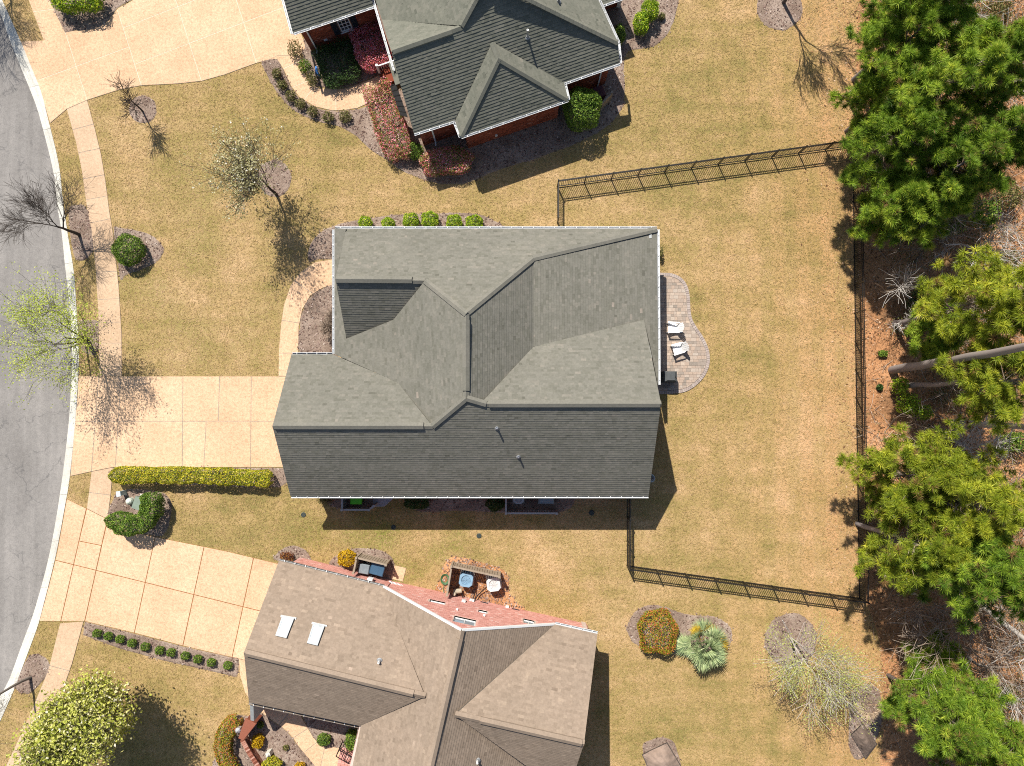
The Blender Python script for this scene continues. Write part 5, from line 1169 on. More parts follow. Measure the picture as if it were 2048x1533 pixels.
for i in range(26):
    a = i * 2.39996 + rng.normal(0, .2); f = i / 26; old = f > .78 and math.sin(a) > -.1
    o = link("frond", (FO[0] if old else FM[i % 3]), palm); el = R(84 - 78 * f + rng.normal(0, 6)); o.location = (math.cos(a) * .08, math.sin(a) * .08, .75 - .45 * f)
    o.rotation_euler = (Matrix.Rotation(a - math.pi / 2, 3, 'Z') @ Matrix.Rotation(el, 3, 'X')).to_euler(); s = 1.15 + .5 * rng.random() * (1 if f > .2 else .7); o.scale = (s, s, s)
mm = MB(); mm.tube([(pc.x, pc.y, 0), (pc.x, pc.y, .8)], [.14, .1], 8); mm.build("trunk", MAT['bark_twig'], palm)
# ================================================================== the woods
def wpt(px, py, z=0): p = G(px, py, z); return (p.x, p.y, 0)
PL = [  # crown centre in the photo, its height, tree height, radius, crown start, spread, needle kind, label
 ((1800, 95), 6.0, 9.5, .15, .30, 3.0, 'needle', "dense green pine at the top of the wood edge, above the fence corner"),
 ((1900, 170), 7.5, 11.0, .17, .34, 3.5, 'needle', "wide green pine standing back from the fence corner"),
 ((1800, 280), 6.0, 9.0, .14, .28, 2.9, 'needle', "green pine leaning over the upper fence corner"),
 ((1920, 330), 7.0, 10.0, .15, .36, 3.0, 'needle', "green pine right of the one at the fence corner"),
 ((1795, 405), 4.5, 6.5, .10, .30, 1.9, 'needle', "small green pine below the upper fence corner, dropping shade on the fence"),
 ((1860, 10), 8.0, 11.5, .17, .35, 3.4, 'needle', "green pine cut off by the top edge at the wood"),
 ((1990, 600), 9.0, 12.5, .17, .45, 2.9, 'needle_yellow', "yellow green pine at the right edge above the pale leaning trunk"),
 ((2030, 760), 9.5, 13.0, .17, .45, 2.8, 'needle_yellow', "yellow green pine cut by the right edge below the pale leaning trunk"),
 ((1880, 668), 3.2, 5.0, .08, .30, 1.7, 'needle', "low green pine just above the pale leaning trunk"),
 ((1838, 955), 6.2, 9.0, .15, .30, 2.9, 'needle_yellow', "yellow green pine hanging over the lower fence"),
 ((1935, 1010), 8.0, 11.5, .17, .36, 3.4, 'needle_yellow', "broad yellow tipped pine back from the lower fence"),
 ((1840, 1090), 6.6, 9.5, .15, .34, 2.8, 'needle_yellow', "yellow green pine above the lower fence corner"),
 ((1960, 1140), 8.5, 12.0, .17, .40, 2.9, 'needle', "tall pine at the right edge above the bare pale trees"),
 ((1900, 1440), 6.0, 8.5, .13, .32, 2.6, 'needle', "green pine in the lower right corner of the photo"),
 ((1985, 1490), 7.0, 10.0, .14, .36, 2.5, 'needle', "green pine at the very corner, bottom right"),
 ((1985, 120), 8.0, 11.0, .15, .36, 2.8, 'needle', "green pine in the upper right part of the woods"),
 ((1975, 290), 7.0, 10.0, .15, .36, 2.6, 'needle', "green pine at the right side of the upper pine group"),
 ((1870, 400), 5.0, 7.5, .12, .30, 2.2, 'needle', "green pine at the bottom of the upper pine group"),
 ((1778, 190), 5.0, 7.5, .12, .28, 1.9, 'needle', "green pine closest to the lawn in the upper pine group"),
 ((1890, 1330), 3.2, 4.6, .08, .25, 1.2, 'needle', "small young pine at the wood edge below the fence"),
]
for i, ((px, py), zc, h, r, c0, sp, nd, lab) in enumerate(PL): pine(wpt(px, py, zc), lab, h, r, c0, sp, 100 + i, nd)
# tall leaning trunk whose crown is outside the photo, and the pale dead one
def pole(px, py, tx, ty, ztop, r, label, mat='bark_pine', snags=0, seed=1):
    b = G(px, py, 0); tp = G(tx, ty, ztop); t = thing("tree", (b.x, b.y, 0), label, "tree", "tall trunks rising out of the woods"); rnd = random.Random(seed)
    pts = [b - Vector((0, 0, .1))] + [b.lerp(tp, i / 8) + Vector((rnd.gauss(0, .03), rnd.gauss(0, .03), 0)) for i in range(1, 9)]
    link("trunk", tubes_mesh("trunk", [(pts, [r * (1 - .35 * i / 8) for i in range(9)], 5)], b, (3, 3, 4, 6, 8, 12)), t, MAT[mat]); out = []; tips = []
    for i in range(snags):
        p = b.lerp(tp, rnd.uniform(.25, 1)); a = rnd.uniform(0, 6.28); grow(p, Vector((math.cos(a), math.sin(a), rnd.uniform(-.1, .5))).normalized(), rnd.uniform(.9, 2.0), .035, 2, rnd, out, tips, dict(lv=3, wob=.2, up=.02, first=.3, kids=1, fork=2, ang=(25, 60), len=(.45, .75), skip=.2, rmin=.008))
    if out: link("branches", tubes_mesh("branches", out, b), t, MAT['bark_pale'])
    return t
pole(1784, 741, 2075, 690, 13.5, .25, "thick grey brown pine trunk leaning out to the right edge", snags=0)
pole(1905, 846, 2110, 858, 9.0, .19, "dead pale trunk with bristling broken branches at the right", 'bark_pale', 16, 3)
pole(1960, 1207, 2110, 1330, 7.5, .16, "smooth pale trunk slanting down to the right below the pines", 'bark_pale', 4, 5)
pole(1930, 764, 1968, 760, 2.2, .12, "short broken grey stump leaning in the leaf litter", 'bark_grey', 0, 6)
BW = dict(lv=3, trunk=.46, wob=.17, up=.03, first=.45, kids=2, fork=3, ang=(22, 58), len=(.45, .95), skip=.38, rmin=.010, seg=5)
for i, (px, py, h, bark, ln, lab) in enumerate((
 (1900, 500, 5.5, 'bark_grey', (-.45, .08), "bare grey tree sweeping its twigs left above the open litter"),
 (1890, 585, 5.0, 'bark_pale', (-.75, .05), "bare pale tree reaching left over the shaded litter"),
 (1985, 455, 7.0, 'bark_pale', (-.12, -.05), "bare pale tree at the right edge below the green pines"),
 (1960, 400, 5.5, 'bark_twig', (-.2, .0), "fine brown leafless tree behind the green pines"),
 (2010, 60, 8.0, 'bark_pale', (-.02, .1), "bare whitish tree in the upper right corner"),
 (2040, 160, 7.5, 'bark_pale', (-.05, .0), "bare whitish tree at the right edge under the corner one"),
 (1930, 12, 6.5, 'bark_pale', (.05, -.05), "pale leafless tree at the top edge inside the woods"),
 (1985, 930, 6.0, 'bark_pale', (.05, -.1), "bare grey tree in the dark gap right of the yellow pines"),
 (1930, 1270, 6.0, 'bark_twig', (-.12, .05), "brown twiggy leafless tree below the yellow pines"),
 (1985, 1330, 6.5, 'bark_twig', (-.05, .0), "bare white limbed tree in the lower right woods"),
 (2040, 1370, 7.0, 'bark_pale', (-.15, .05), "white limbed tree cut by the lower right edge"),
 (1960, 1260, 5.5, 'bark_twig', (-.2, .15), "tan leafless tree tangled beside the slanting pale trunk"),
 (2030, 1240, 6.0, 'bark_twig', (-.05, .1), "tan leafless tree at the right edge above the slanting trunk"),
 (1835, 650, 2.4, 'bark_pale', (-.15, .2), "small dead sapling in the deep shade by the fence"),
 (2000, 1450, 5.0, 'bark_grey', (.1, .1), "bare pale tree between the two corner pines"),
 (1950, 610, 5.5, 'bark_twig', (-.3, .1), "fine brown leafless tree above the yellow pine at the right edge"),
 (1975, 890, 4.5, 'bark_pale', (-.2, .1), "broken pale tree lying over the dead trunk"),
 (1880, 1215, 4.5, 'bark_twig', (-.35, .1), "brown twiggy tree in the dappled shade below the fence corner"),
 (1930, 1390, 5.0, 'bark_twig', (-.2, .15), "tan leafless tree above the corner pines"))):
    tree(None, lab, h, .05 + h * .007, dict(BW), bark, lean=ln, seed=200 + i, group="leafless trees in the woods", world=wpt(px, py, h * .62))
for i, (px, py, rx, ry, h, m_, lab) in enumerate((
 (1800, 772, 15, 18, 1.2, 'leaf_bright', "glossy bright bush at the foot of the thick leaning trunk"),
 (1818, 808, 22, 22, 1.4, 'leaf_bright', "second glossy bush lower down, right of the hole in the litter"),
 (1845, 825, 20, 16, 1.2, 'leaf_bright', "third glossy bush merging with the yellow pine"),
 (1985, 792, 45, 30, 1.6, 'leaf_green', "spreading green thicket below the broken stump"),
 (1965, 735, 40, 22, 1.4, 'leaf_green', "green undergrowth between trunk and stump"),
 (1850, 600, 34, 26, 1.2, 'leaf_dark', "dark evergreen bush in deep shade by the fence"),
 (1880, 635, 22, 16, 1.0, 'leaf_green', "green bush beside the forked dark shadow"),
 (1960, 425, 36, 30, 1.8, 'leaf_green', "leafy green understory below the upper pines"),
 (2015, 395, 30, 24, 1.8, 'leaf_olive', "olive understory at the right edge below the upper pines"),
 (1900, 450, 32, 22, 1.4, 'leaf_green', "green brush behind the sweeping bare twigs"),
 (2010, 520, 36, 22, 1.4, 'leaf_olive', "olive brush right of the sweeping bare twigs"),
 (1992, 1390, 40, 26, 1.3, 'leaf_olive', "olive brush among the white limbed trees"),
 (2030, 885, 32, 22, 1.4, 'leaf_green', "green brush at the right edge under the dead trunk"),
 (1990, 20, 36, 22, 1.6, 'leaf_olive', "yellowish brush at the top edge of the woods"),
 (1766, 708, 9, 7, .35, 'leaf_green', "little green sprout in the litter by the fence"),
 (1760, 775, 6, 6, .3, 'leaf_dark', "tiny dark sprout in the litter left of the glossy bushes"))):
    shrub(px, py, rx, ry, h, m_, lab, group="undergrowth in the woods", rough=.34, dens=.5, leaf=(.12, .075))
# dead palmetto fronds and fallen twigs on the litter
dp = G(1738, 1407); t = thing("dead_palmetto", (dp.x, dp.y, 0), "dried tan palm fronds fanned out on the litter by the woods", "dead fronds")
DM = fan_mesh(np.random.default_rng(9), .55, .5, 16); DM.materials.append(MAT['frond_dead'])
for i, a in enumerate((-2.9, -2.5, -2.1, -1.75, -1.2, -.8, -.4, -.1)):
    o = link("frond", DM, t); o.rotation_euler = (R(-3 + 9 * (i % 2)), 0, a - math.pi / 2); o.location = (0, 0, .14); o.scale = (.55, 1.05, .6)
mm = MB(); rnd = random.Random(2)
for i in range(420):
    x = rnd.uniform(21, 33); y = rnd.uniform(-24, 26); a = rnd.uniform(0, 6.28); l = rnd.uniform(.4, 1.8); p = Vector((x, y, .03)); q = p + Vector((math.cos(a) * l, math.sin(a) * l, rnd.uniform(0, .15)))
    mm.tube([p, p.lerp(q, .5) + Vector((rnd.uniform(-.1, .1), rnd.uniform(-.1, .1), .05)), q], [.016, .012, .005], 4)
o = mm.build("fallen_twigs", MAT['bark_twig'], kind='stuff'); o['label'] = "fallen twigs lying on the woodland floor"

# leafless brush and low green cover filling the wood: nobody could count the stems
wr = random.Random(41); limbs = []; tips_ = []
def wood_point():
    while True:
        px, py = wr.uniform(1750, 2120), wr.uniform(-60, 1600); p = G(px, py)
        if p.x > np.interp(p.y, [q.y for q in reversed(wp)], [q.x for q in reversed(wp)]) + 1.2 + (2.0 if 690 < py < 860 else 0): return p
for i in range(190):
    p = wood_point(); hh = wr.uniform(1.0, 3.2)
    for k in range(wr.choice((2, 3, 4))):
        a = wr.uniform(0, 6.28); grow(p, Vector((math.cos(a) * .6, math.sin(a) * .6, 1)).normalized(), hh * .55, .02, 2, wr, limbs, tips_, dict(lv=2, wob=.22, up=-.01, first=.35, kids=1, fork=2, ang=(20, 60), len=(.5, .9), skip=.2, rmin=.009, seg=4))
o = link("brushwood", tubes_mesh("brushwood", limbs, (0, 0, 0)), None, MAT['bark_brush'], 'stuff'); o['label'] = "tangled leafless brush filling the gaps in the woods"
rg = np.random.default_rng(8); Q = []
for i in range(120):
    p = wood_point(); n_ = int(rg.uniform(60, 260)); s_ = rg.uniform(.3, 1.0); q = rg.normal(size=(n_, 3)) * np.array([s_, s_, .2]) + np.array([p.x, p.y, .3]); q[:, 2] = np.abs(q[:, 2]); Q.append(q)
Q = np.concatenate(Q); tv = np.clip(rg.normal(.5, .22, len(Q)), 0, 1)
o = link("ground_cover", np_mesh("ground_cover", *leaf_quads(Q, np.tile([[0, 0, 1.0]], (len(Q), 1)), .11, .07, rg, .8, tv)), None, MAT['leaf_olive'], 'stuff'); o['label'] = "low scattered green leaves on the woodland floor"
# ================================================================== black yard fence
plain("fence_black", C(.012, .011, .011), .4, spec=.5)
def unit_bar(name, w, d, h):
    mm = MB(); mm.box((0, 0, h / 2), (w, d, h)); me = mm.build(name, MAT['fence_black']).data; o = bpy.data.objects[-1] if False else None; return me
def proto(name, fn, mat):
    mm = MB(); fn(mm); V = np.array(mm.v, dtype=np.float32).reshape(-1, 3); me = np_mesh(name, V, [len(f) for f in mm.f], [i for f in mm.f for i in f], mm.t); me.materials.append(MAT[mat]); return me
FH = 1.22
PICKET = proto("picket", lambda m: m.box((0, 0, FH / 2 + .02), (.024, .024, FH - .1)), 'fence_black')
def post_fn(m): m.box((0, 0, FH / 2 + .02), (.07, .07, FH + .1)); m.box((0, 0, FH + .09), (.07, .07, .03)); 
POST = proto("post", post_fn, 'fence_black')
def fence(a, b, label, first=True, last=True, n=None):
    A, B = G(*a), G(*b); d = B - A; L = d.length; d.normalize(); ang = math.atan2(d.y, d.x); n = n or max(1, round(L / 1.69))
    t = thing("picket_fence", A.lerp(B, .5), label, "fence", "black picket fence round the back yard"); o_ = A.lerp(B, .5)
    for i in range(n + 1):
        if (i == 0 and not first) or (i == n and not last): continue
        o = link("post", POST, t); o.location = A + d * (L * i / n) - o_; o.rotation_euler.z = ang
    for z in (.10, FH - .20, FH - .03):
        mm = MB(); mm.bar(A + Vector((0, 0, z)), B + Vector((0, 0, z)), .044, .04); mm.build("rail", MAT['fence_black'], t)
    for i in range(n):
        for k in range(1, 15):
            o = link("picket", PICKET, t); o.location = A + d * (L * (i + k / 15) / n) - o_; o.rotation_euler.z = ang
NWc, NEc, SEc, SWc = (1115, 374), (1704, 293), (1717.5, 1196), (1254, 1131)
fence(NWc, NEc, "upper run of black picket fence slanting up to the pines")
fence(NEc, SEc, "longest run of black picket fence between yard and woods", first=False)
fence(SWc, SEc, "lower run of black picket fence below the back yard", last=False)
fence((1115, 446), NWc, "short black fence run joining the middle house top right eave", last=False)
fence((1254, 985), SWc, "short black fence run coming out of the middle house shadow", last=False)

# ================================================================== patio: every paver a part
plain("paver_sand", C(.30, .255, .21), .95)
tinted("paver", [(0, C(.26, .22, .185)), (.3, C(.33, .27, .225)), (.55, C(.40, .305, .24)), (.8, C(.42, .355, .30)), (1, C(.48, .38, .30))], .9, .2, 26, .2)
tinted("paver_border", [(0, C(.30, .245, .22)), (.5, C(.36, .295, .265)), (1, C(.41, .345, .31))], .9, .2, 26, .2)
PAT = [(1300, 546), (1325, 546), (1342, 547), (1358, 553), (1370, 564), (1377, 580), (1380, 600), (1381, 622), (1385, 640), (1394, 656), (1405, 672), (1414, 690), (1419, 708), (1419, 728), (1413, 746), (1402, 762), (1386, 776), (1368, 785), (1345, 788), (1322, 789), (1300, 789)]
pp = [p.to_2d() for p in smooth_open(GP(PAT), 4)]; dom = [(p.x, p.y) for p in pp]
if area2(dom) < 0: dom.reverse()
pc_ = G(1360, 670); patio = thing("patio", (pc_.x, pc_.y, 0), None, None); tag(patio, "curved paver patio behind the middle house", kind='structure')
NOGRASS.append(dom); mm = MB(); mm.prism(dom, -.1, .022); mm.build("sand_bed", MAT['paver_sand'], patio)
inn = inset(dom, .22); rnd = random.Random(12)
# soldier border along the curved side
ed = [p for p in dom]; n = len(ed); acc = []
per = []; 
for i in range(n):
    a = Vector(ed[i]); b = Vector(ed[(i + 1) % n]); per.append((a, b))
arc = []; L = 0
xs = min(p[0] for p in dom)
path = [Vector(p) for p in dom if True]
k0 = [i for i in range(n) if abs(path[i].x - xs) < .05]
# open path that skips the straight side hidden by the house
st = max(range(n), key=lambda i: (path[i] - path[i - 1]).length); seq = [path[(st + j) % n] for j in range(n)]
cum = [0]
for a, b in zip(seq, seq[1:]): cum.append(cum[-1] + (b - a).length)
def along(s):
    j = 0
    while j < len(cum) - 2 and cum[j + 1] < s: j += 1
    f = (s - cum[j]) / max(1e-6, cum[j + 1] - cum[j]); p = seq[j].lerp(seq[j + 1], f); d = (seq[j + 1] - seq[j]).normalized(); return p, Vector((-d.y, d.x))
s = 0
while s < cum[-1] - .1:
    w = .14; (p, n1), (q, n2) = along(s + .008), along(min(cum[-1], s + w - .008)); mm = MB()
    mm.prism([p + n1 * .012, q + n2 * .012, q + n2 * .20, p + n1 * .20], .0, .052 + rnd.uniform(-.003, .003), rnd.random()); mm.build("border_paver", MAT['paver_border'], patio); s += w
y0 = min(p[1] for p in inn); y1 = max(p[1] for p in inn); x0_ = min(p[0] for p in inn); x1_ = max(p[0] for p in inn); y = y0; small = MB(); npv = 0; vis0 = G(1322, 600, 0).x
while y < y1:
    rh = rnd.choice((.16, .16, .22)); x = x0_ - rnd.uniform(0, .3)
    while x < x1_:
        w = rnd.choice((.16, .22, .26, .32)); Q = [(x + .005, y + .005), (x + w - .005, y + .005), (x + w - .005, y + rh - .005), (x + .005, y + rh - .005)]
        full = all(inside(q, inn) for q in Q); t_ = min(1, max(0, rnd.gauss(.5, .24)))
        if full and npv < 300 and x > vis0 and w * rh > .033: npv += 1; mm = MB(); mm.prism(Q, 0, .05 + rnd.uniform(-.003, .003), t_); mm.build("paver", MAT['paver'], patio)
        elif full: small.prism(Q, 0, .05 + rnd.uniform(-.003, .003), t_)
        elif any(inside(q, inn) for q in Q):
            P_ = [(p[0], p[1]) for p in inn]
            for a_, n_ in (((x + .005, 0), (1, 0)), ((x + w - .005, 0), (-1, 0)), ((0, y + .005), (0, 1)), ((0, y + rh - .005), (0, -1))): P_ = clip_half(P_, a_, n_) if len(P_) > 2 else P_
            if len(P_) > 2 and abs(area2(P_)) > .003: small.prism(P_, 0, .049, t_)
        x += w
    y += rh
small.build("cut_pavers", MAT['paver'], patio, kind='stuff')

# ================================================================== adirondack chairs
plain("white_poly", C(.80, .80, .80), .45, var=.03)
def chair(px, py, ang, label):
    p = G(px, py, .35); t = thing("lawn_chair", (p.x, p.y, .05), label, "chair", "white chairs on the patio", ang); t.scale = (.9, .9, .95)
    def part(name, fn):
        mm = MB(); fn(mm); mm.v = [tuple(Vector(v) + Vector((p.x, p.y, .05))) for v in mm.v]; return mm.build(name, MAT['white_poly'], t)
    # faces +x: seat slopes down to the back (-x), tall fanned back
    for i in range(5):
        x = .30 - .118 * i; z = .37 - .028 * i; part("seat_slat", lambda m: m.box((x, 0, z), (.105, .54, .022), M=Matrix.Rotation(R(-13), 3, 'Y').to_3x3() if False else Matrix.Rotation(R(13), 3, 'Y')))
    for i in range(5):
        y = (i - 2) * .112; hh = .80 - .05 * abs(i - 2) ** 1.4; part("back_slat", lambda m: m.bar((-.22, y * .9, .22), (-.22 - hh * .42, y * 1.18, .22 + hh * .9), .1, .022, up=(1, 0, .4)))
    part("back_brace", lambda m: m.bar((-.42, -.30, .58), (-.42, .30, .58), .05, .05))
    for s in (-1, 1):
        part("arm", lambda m: m.mesh([(.42, s * .25, .545), (.42, s * .38, .545), (-.30, s * .36, .53), (-.42, s * .29, .53), (.42, s * .25, .575), (.42, s * .38, .575), (-.30, s * .36, .56), (-.42, s * .29, .56)], [(3, 2, 1, 0), (4, 5, 6, 7), (0, 1, 5, 4), (1, 2, 6, 5), (2, 3, 7, 6), (3, 0, 4, 7)]))
        part("front_leg", lambda m: m.box((.34, s * .30, .272), (.11, .03, .545))); part("back_leg", lambda m: m.bar((.34, s * .27, .36), (-.62, s * .27, .03), .03, .11, up=(0, 0, 1)))
    return t
chair(1347, 656, R(178), "upper of the two white slatted lawn chairs on the patio"); chair(1356, 698, R(196), "lower, more turned white slatted lawn chair on the patio")

# grill under a grey cover
plain("cover_grey", C(.085, .092, .095), .75, var=.2, scale=4); plain("cover_label", C(.75, .75, .75), .6)
g = G(1339, 754, .7); t = thing("covered_grill", (g.x, g.y, .05), "barbecue grill under a dark grey fitted cover on the patio", "grill")
mm = MB(); mm.mesh([(g.x + x, g.y + y, z) for x, y, z in ((-.40, -.33, .05), (.40, -.33, .05), (.40, .33, .05), (-.40, .33, .05), (-.38, -.31, .95), (.38, -.31, .95), (.38, .31, .95), (-.38, .31, .95), (-.20, -.22, 1.12), (.22, -.22, 1.12), (.22, .26, 1.12), (-.20, .26, 1.12))], [(0, 1, 5, 4), (1, 2, 6, 5), (2, 3, 7, 6), (3, 0, 4, 7), (4, 5, 9, 8), (5, 6, 10, 9), (6, 7, 11, 10), (7, 4, 8, 11), (8, 9, 10, 11)]); mm.build("cover", MAT['cover_grey'], t)
mm = MB(); mm.box((g.x - .28, g.y + .27, .985), (.14, .06, .01), rz=.1); mm.build("tag", MAT['cover_label'], t)
mm = MB(); mm.tube([(g.x + .15, g.y + .30, 1.0), (g.x + .24, g.y, 1.13), (g.x + .38, g.y - .15, .97)], .012, 5); mm.build("draw_cord", MAT['fence_black'], t)

# ================================================================== utility boxes by the street
plain("utility_green", C(.20, .25, .20), .6, var=.12, scale=5); plain("cable_white", C(.52, .60, .62), .5); plain("dome_pale", C(.62, .66, .58), .55)
p = G(274, 1007, .7); t = thing("utility_box", (p.x, p.y, 0), "grey green electric transformer box beside the hook shaped hedge", "utility box"); M_ = Matrix.Rotation(R(-20), 3, 'Z')
mm = MB(); mm.box((p.x, p.y, .32), (.42, .68, .64), M=M_); mm.build("cabinet", MAT['utility_green'], t); mm = MB(); mm.box((p.x, p.y, .665), (.47, .73, .05), M=M_); mm.build("lid", MAT['utility_green'], t)
mm = MB(); mm.box((p.x, p.y, .04), (.6, .85, .09), M=M_); mm.build("pad", MAT['kerb_concrete'], t)
p = G(243, 987, .4); t = thing("cable_pedestal", (p.x, p.y, 0), "pale blue cable pedestal near the pavement", "pedestal"); mm = MB(); mm.box((p.x, p.y, .35), (.22, .28, .7), rz=.15, taper=.9); mm.build("housing", MAT['cable_white'], t); mm = MB(); mm.box((p.x, p.y, .72), (.25, .31, .05), rz=.15); mm.build("cap", MAT['cable_white'], t)
p = G(259, 1003, .3); t = thing("utility_dome", (p.x, p.y, 0), "pale round utility dome between pedestal and green box", "pedestal"); mm = MB(); mm.lathe([(.20, 0), (.20, .3), (.17, .42), (.09, .5), (.02, .52)], 14, (p.x, p.y, 0)); mm.build("dome", MAT['dome_pale'], t); mm = MB(); mm.lathe([(.22, .26), (.22, .31), (.2, .31)], 14, (p.x, p.y, 0)); mm.build("collar", MAT['utility_green'], t)
plain("tag_blue", C(.06, .22, .62), .5); p = G(634, 142, .25); t = thing("blue_bag", (p.x, p.y, 0), "small blue bag lying beside the dark shrub", "bag"); mm = MB(); mm.mesh([(p.x - .1, p.y - .22, .3), (p.x + .1, p.y - .22, .3), (p.x + .06, p.y + .2, .42), (p.x - .06, p.y + .2, .42), (p.x, p.y, .5), (p.x - .12, p.y - .24, .05), (p.x + .12, p.y - .24, .05)], [(0, 1, 4), (1, 2, 4), (2, 3, 4), (3, 0, 4), (5, 6, 1, 0), (6, 2, 1), (5, 0, 3)]); mm.build("bag", MAT['tag_blue'], t)

# ================================================================== slatted enclosures
plain("slat_taupe", C(.30, .24, .18), .8, var=.15, scale=4); plain("slat_grey", C(.40, .39, .38), .7, var=.1)
def enclosure(pts, h, label, mat='slat_taupe', group="slatted screens round bins and machines", louvre=True):
    """screen fence along plan points (pixels seen at its top): posts, top rails and upright slats"""
    W_ = [G(a, b, h) for a, b in pts]; c = sum(W_, Vector()) / len(W_); t = thing("slatted_screen", (c.x, c.y, 0), label, "screen", group)
    for p in W_: mm = MB(); mm.box((p.x, p.y, (h + .08) / 2), (.10, .10, h + .08)); mm.box((p.x, p.y, h + .10), (.13, .13, .04)); mm.build("post", MAT[mat], t)
    for a, b in zip(W_, W_[1:]):
        d = (b - a); L = d.length; d.normalize(); mm = MB(); mm.bar(a + Vector((0, 0, .0)), b + Vector((0, 0, .0)), .10, .05); mm.build("top_rail", MAT[mat], t)
        mm = MB(); mm.bar(Vector((a.x, a.y, .12)), Vector((b.x, b.y, .12)), .05, .07); mm.build("bottom_rail", MAT[mat], t)
        n = int(L / .145)
        for i in range(n):
            q = a + d * (L * (i + .5) / n); mm = MB(); mm.box((q.x, q.y, h / 2), (L / n - .022, .022, h - .06), rz=math.atan2(d.y, d.x)); mm.build("slat", MAT[mat], t)
    return t
enclosure([(707, 1146), (713, 1116), (772, 1130)], 1.3, "smaller taupe slatted screen against the pink wall hiding the bins")
enclosure([(894, 1190), (903, 1133), (999, 1154)], 1.25, "larger taupe slatted screen round the two air conditioners")
enclosure([(684, 960), (684, 1020), (738, 1020), (748, 1012)], 1.1, "pale screen in the shade hiding a lime green bin", 'slat_grey')
enclosure([(1012, 960), (1012, 1027), (1113, 1027)], 1.15, "pale screen in the shade round the middle house air conditioner", 'slat_grey')
e1 = enclosure([(1192, 219), (1224, 186)], 1.3, "tan slatted screen beside the tall camellia")
bpy.data.objects.remove(e1) if False else None

# ---- machines and bins
plain("ac_grey", C(.36, .41, .45), .5, var=.08); plain("ac_light", C(.58, .58, .57), .5, var=.08); plain("fan_dark", C(.02, .022, .024), .5); plain("fan_blade", C(.45, .45, .44), .4, .3); plain("ac_blue", C(.20, .33, .45), .5)
def air_con(px, py, ang, label, body, w=.78, h=.8, shroud='fan_dark', blade='fan_blade', z0=.06):
    p = G(px, py, h); t = thing("air_conditioner", (p.x, p.y, 0), label, "air conditioner", "air conditioners beside the houses", ang); c = w / 2; k = .16
    def at(mm): mm.v = [tuple(Vector(v) + Vector((p.x, p.y, 0))) for v in mm.v]; return mm
    oct_ = [(c - k, -c), (c, -c + k), (c, c - k), (c - k, c), (-c + k, c), (-c, c - k), (-c, -c + k), (-c + k, -c)]
    mm = MB(); mm.prism([(x * .96, y * .96) for x, y in oct_], z0, h - .06); at(mm).build("cabinet", MAT[body], t)
    for i in range(10): mm = MB(); z = z0 + .06 + i * (h - .22) / 10; mm.prism([(x * .985, y * .985) for x, y in oct_], z, z + .02); at(mm).build("louvre", MAT[body], t)
    mm = MB(); n = 24; r = c * .72
    V = [(x, y, h) for x, y in oct_] + [(x, y, h - .07) for x, y in oct_] + [(r * math.cos(6.28318 * i / n), r * math.sin(6.28318 * i / n), h) for i in range(n)] + [(r * .96 * math.cos(6.28318 * i / n), r * .96 * math.sin(6.28318 * i / n), h - .14) for i in range(n)]
    F = [(8 + i, 8 + (i + 1) % 8, (i + 1) % 8, i) for i in range(8)]
    ang8 = [math.atan2(y, x) % 6.28318 for x, y in oct_]
    for i in range(n):
        a0 = (6.28318 * (i + .5) / n); j = min(range(8), key=lambda q: abs(((ang8[q] - a0 + 3.14159) % 6.28318) - 3.14159)); F.append((16 + i, j, 16 + (i + 1) % n)); F.append((16 + i, 16 + (i + 1) % n, 16 + n + (i + 1) % n, 16 + n + i))
    for i in range(8):
        m_ = (ang8[i] + ((ang8[(i + 1) % 8] - ang8[i]) % 6.28318) / 2); j = int(round(m_ / 6.28318 * n)) % n; F.append((i, (i + 1) % 8, 16 + j))
    mm.mesh(V, F); at(mm).build("top_panel", MAT[body], t)
    mm = MB(); mm.lathe([(r * .95, h - .3), (r * .95, h - .28)], 20); at(mm).build("fan_well", MAT[shroud], t)
    for i in range(4):
        a = i * 1.5708 + .4; mm = MB(); ca, sa = math.cos(a), math.sin(a); mm.mesh([(.05 * ca, .05 * sa, h - .2), (r * .85 * math.cos(a - .35), r * .85 * math.sin(a - .35), h - .24), (r * .85 * math.cos(a + .35), r * .85 * math.sin(a + .35), h - .16)], [(0, 1, 2)]); at(mm).build("fan_blade", MAT[blade], t)
    mm = MB(); mm.lathe([(.09, h - .2), (.09, h - .1), (.05, h - .09)], 12); at(mm).build("motor", MAT[blade], t)
    mm = MB(); 
    for q in (.35, .6, .85): mm.tube([(r * q * math.cos(6.28318 * i / 20), r * q * math.sin(6.28318 * i / 20), h - .005) for i in range(21)], .005, 4, cap=False)
    for i in range(8): a = i * .7854; mm.bar((0, 0, h - .005), (r * math.cos(a), r * math.sin(a), h - .005), .008)
    at(mm).build("guard", MAT[body], t); mm = MB(); mm.box((0, 0, .03), (w + .1, w + .1, .08)); at(mm).build("pad", MAT['kerb_concrete'], t); return t
air_con(932, 1161, R(-8), "blue grey air conditioner, left one in the larger screen", 'ac_blue'); air_con(987, 1170, R(8), "pale grey air conditioner, right one in the larger screen", 'ac_light')
air_con(1037, 998, 0, "shaded air conditioner under the middle house eave", 'ac_light', .62, .7)
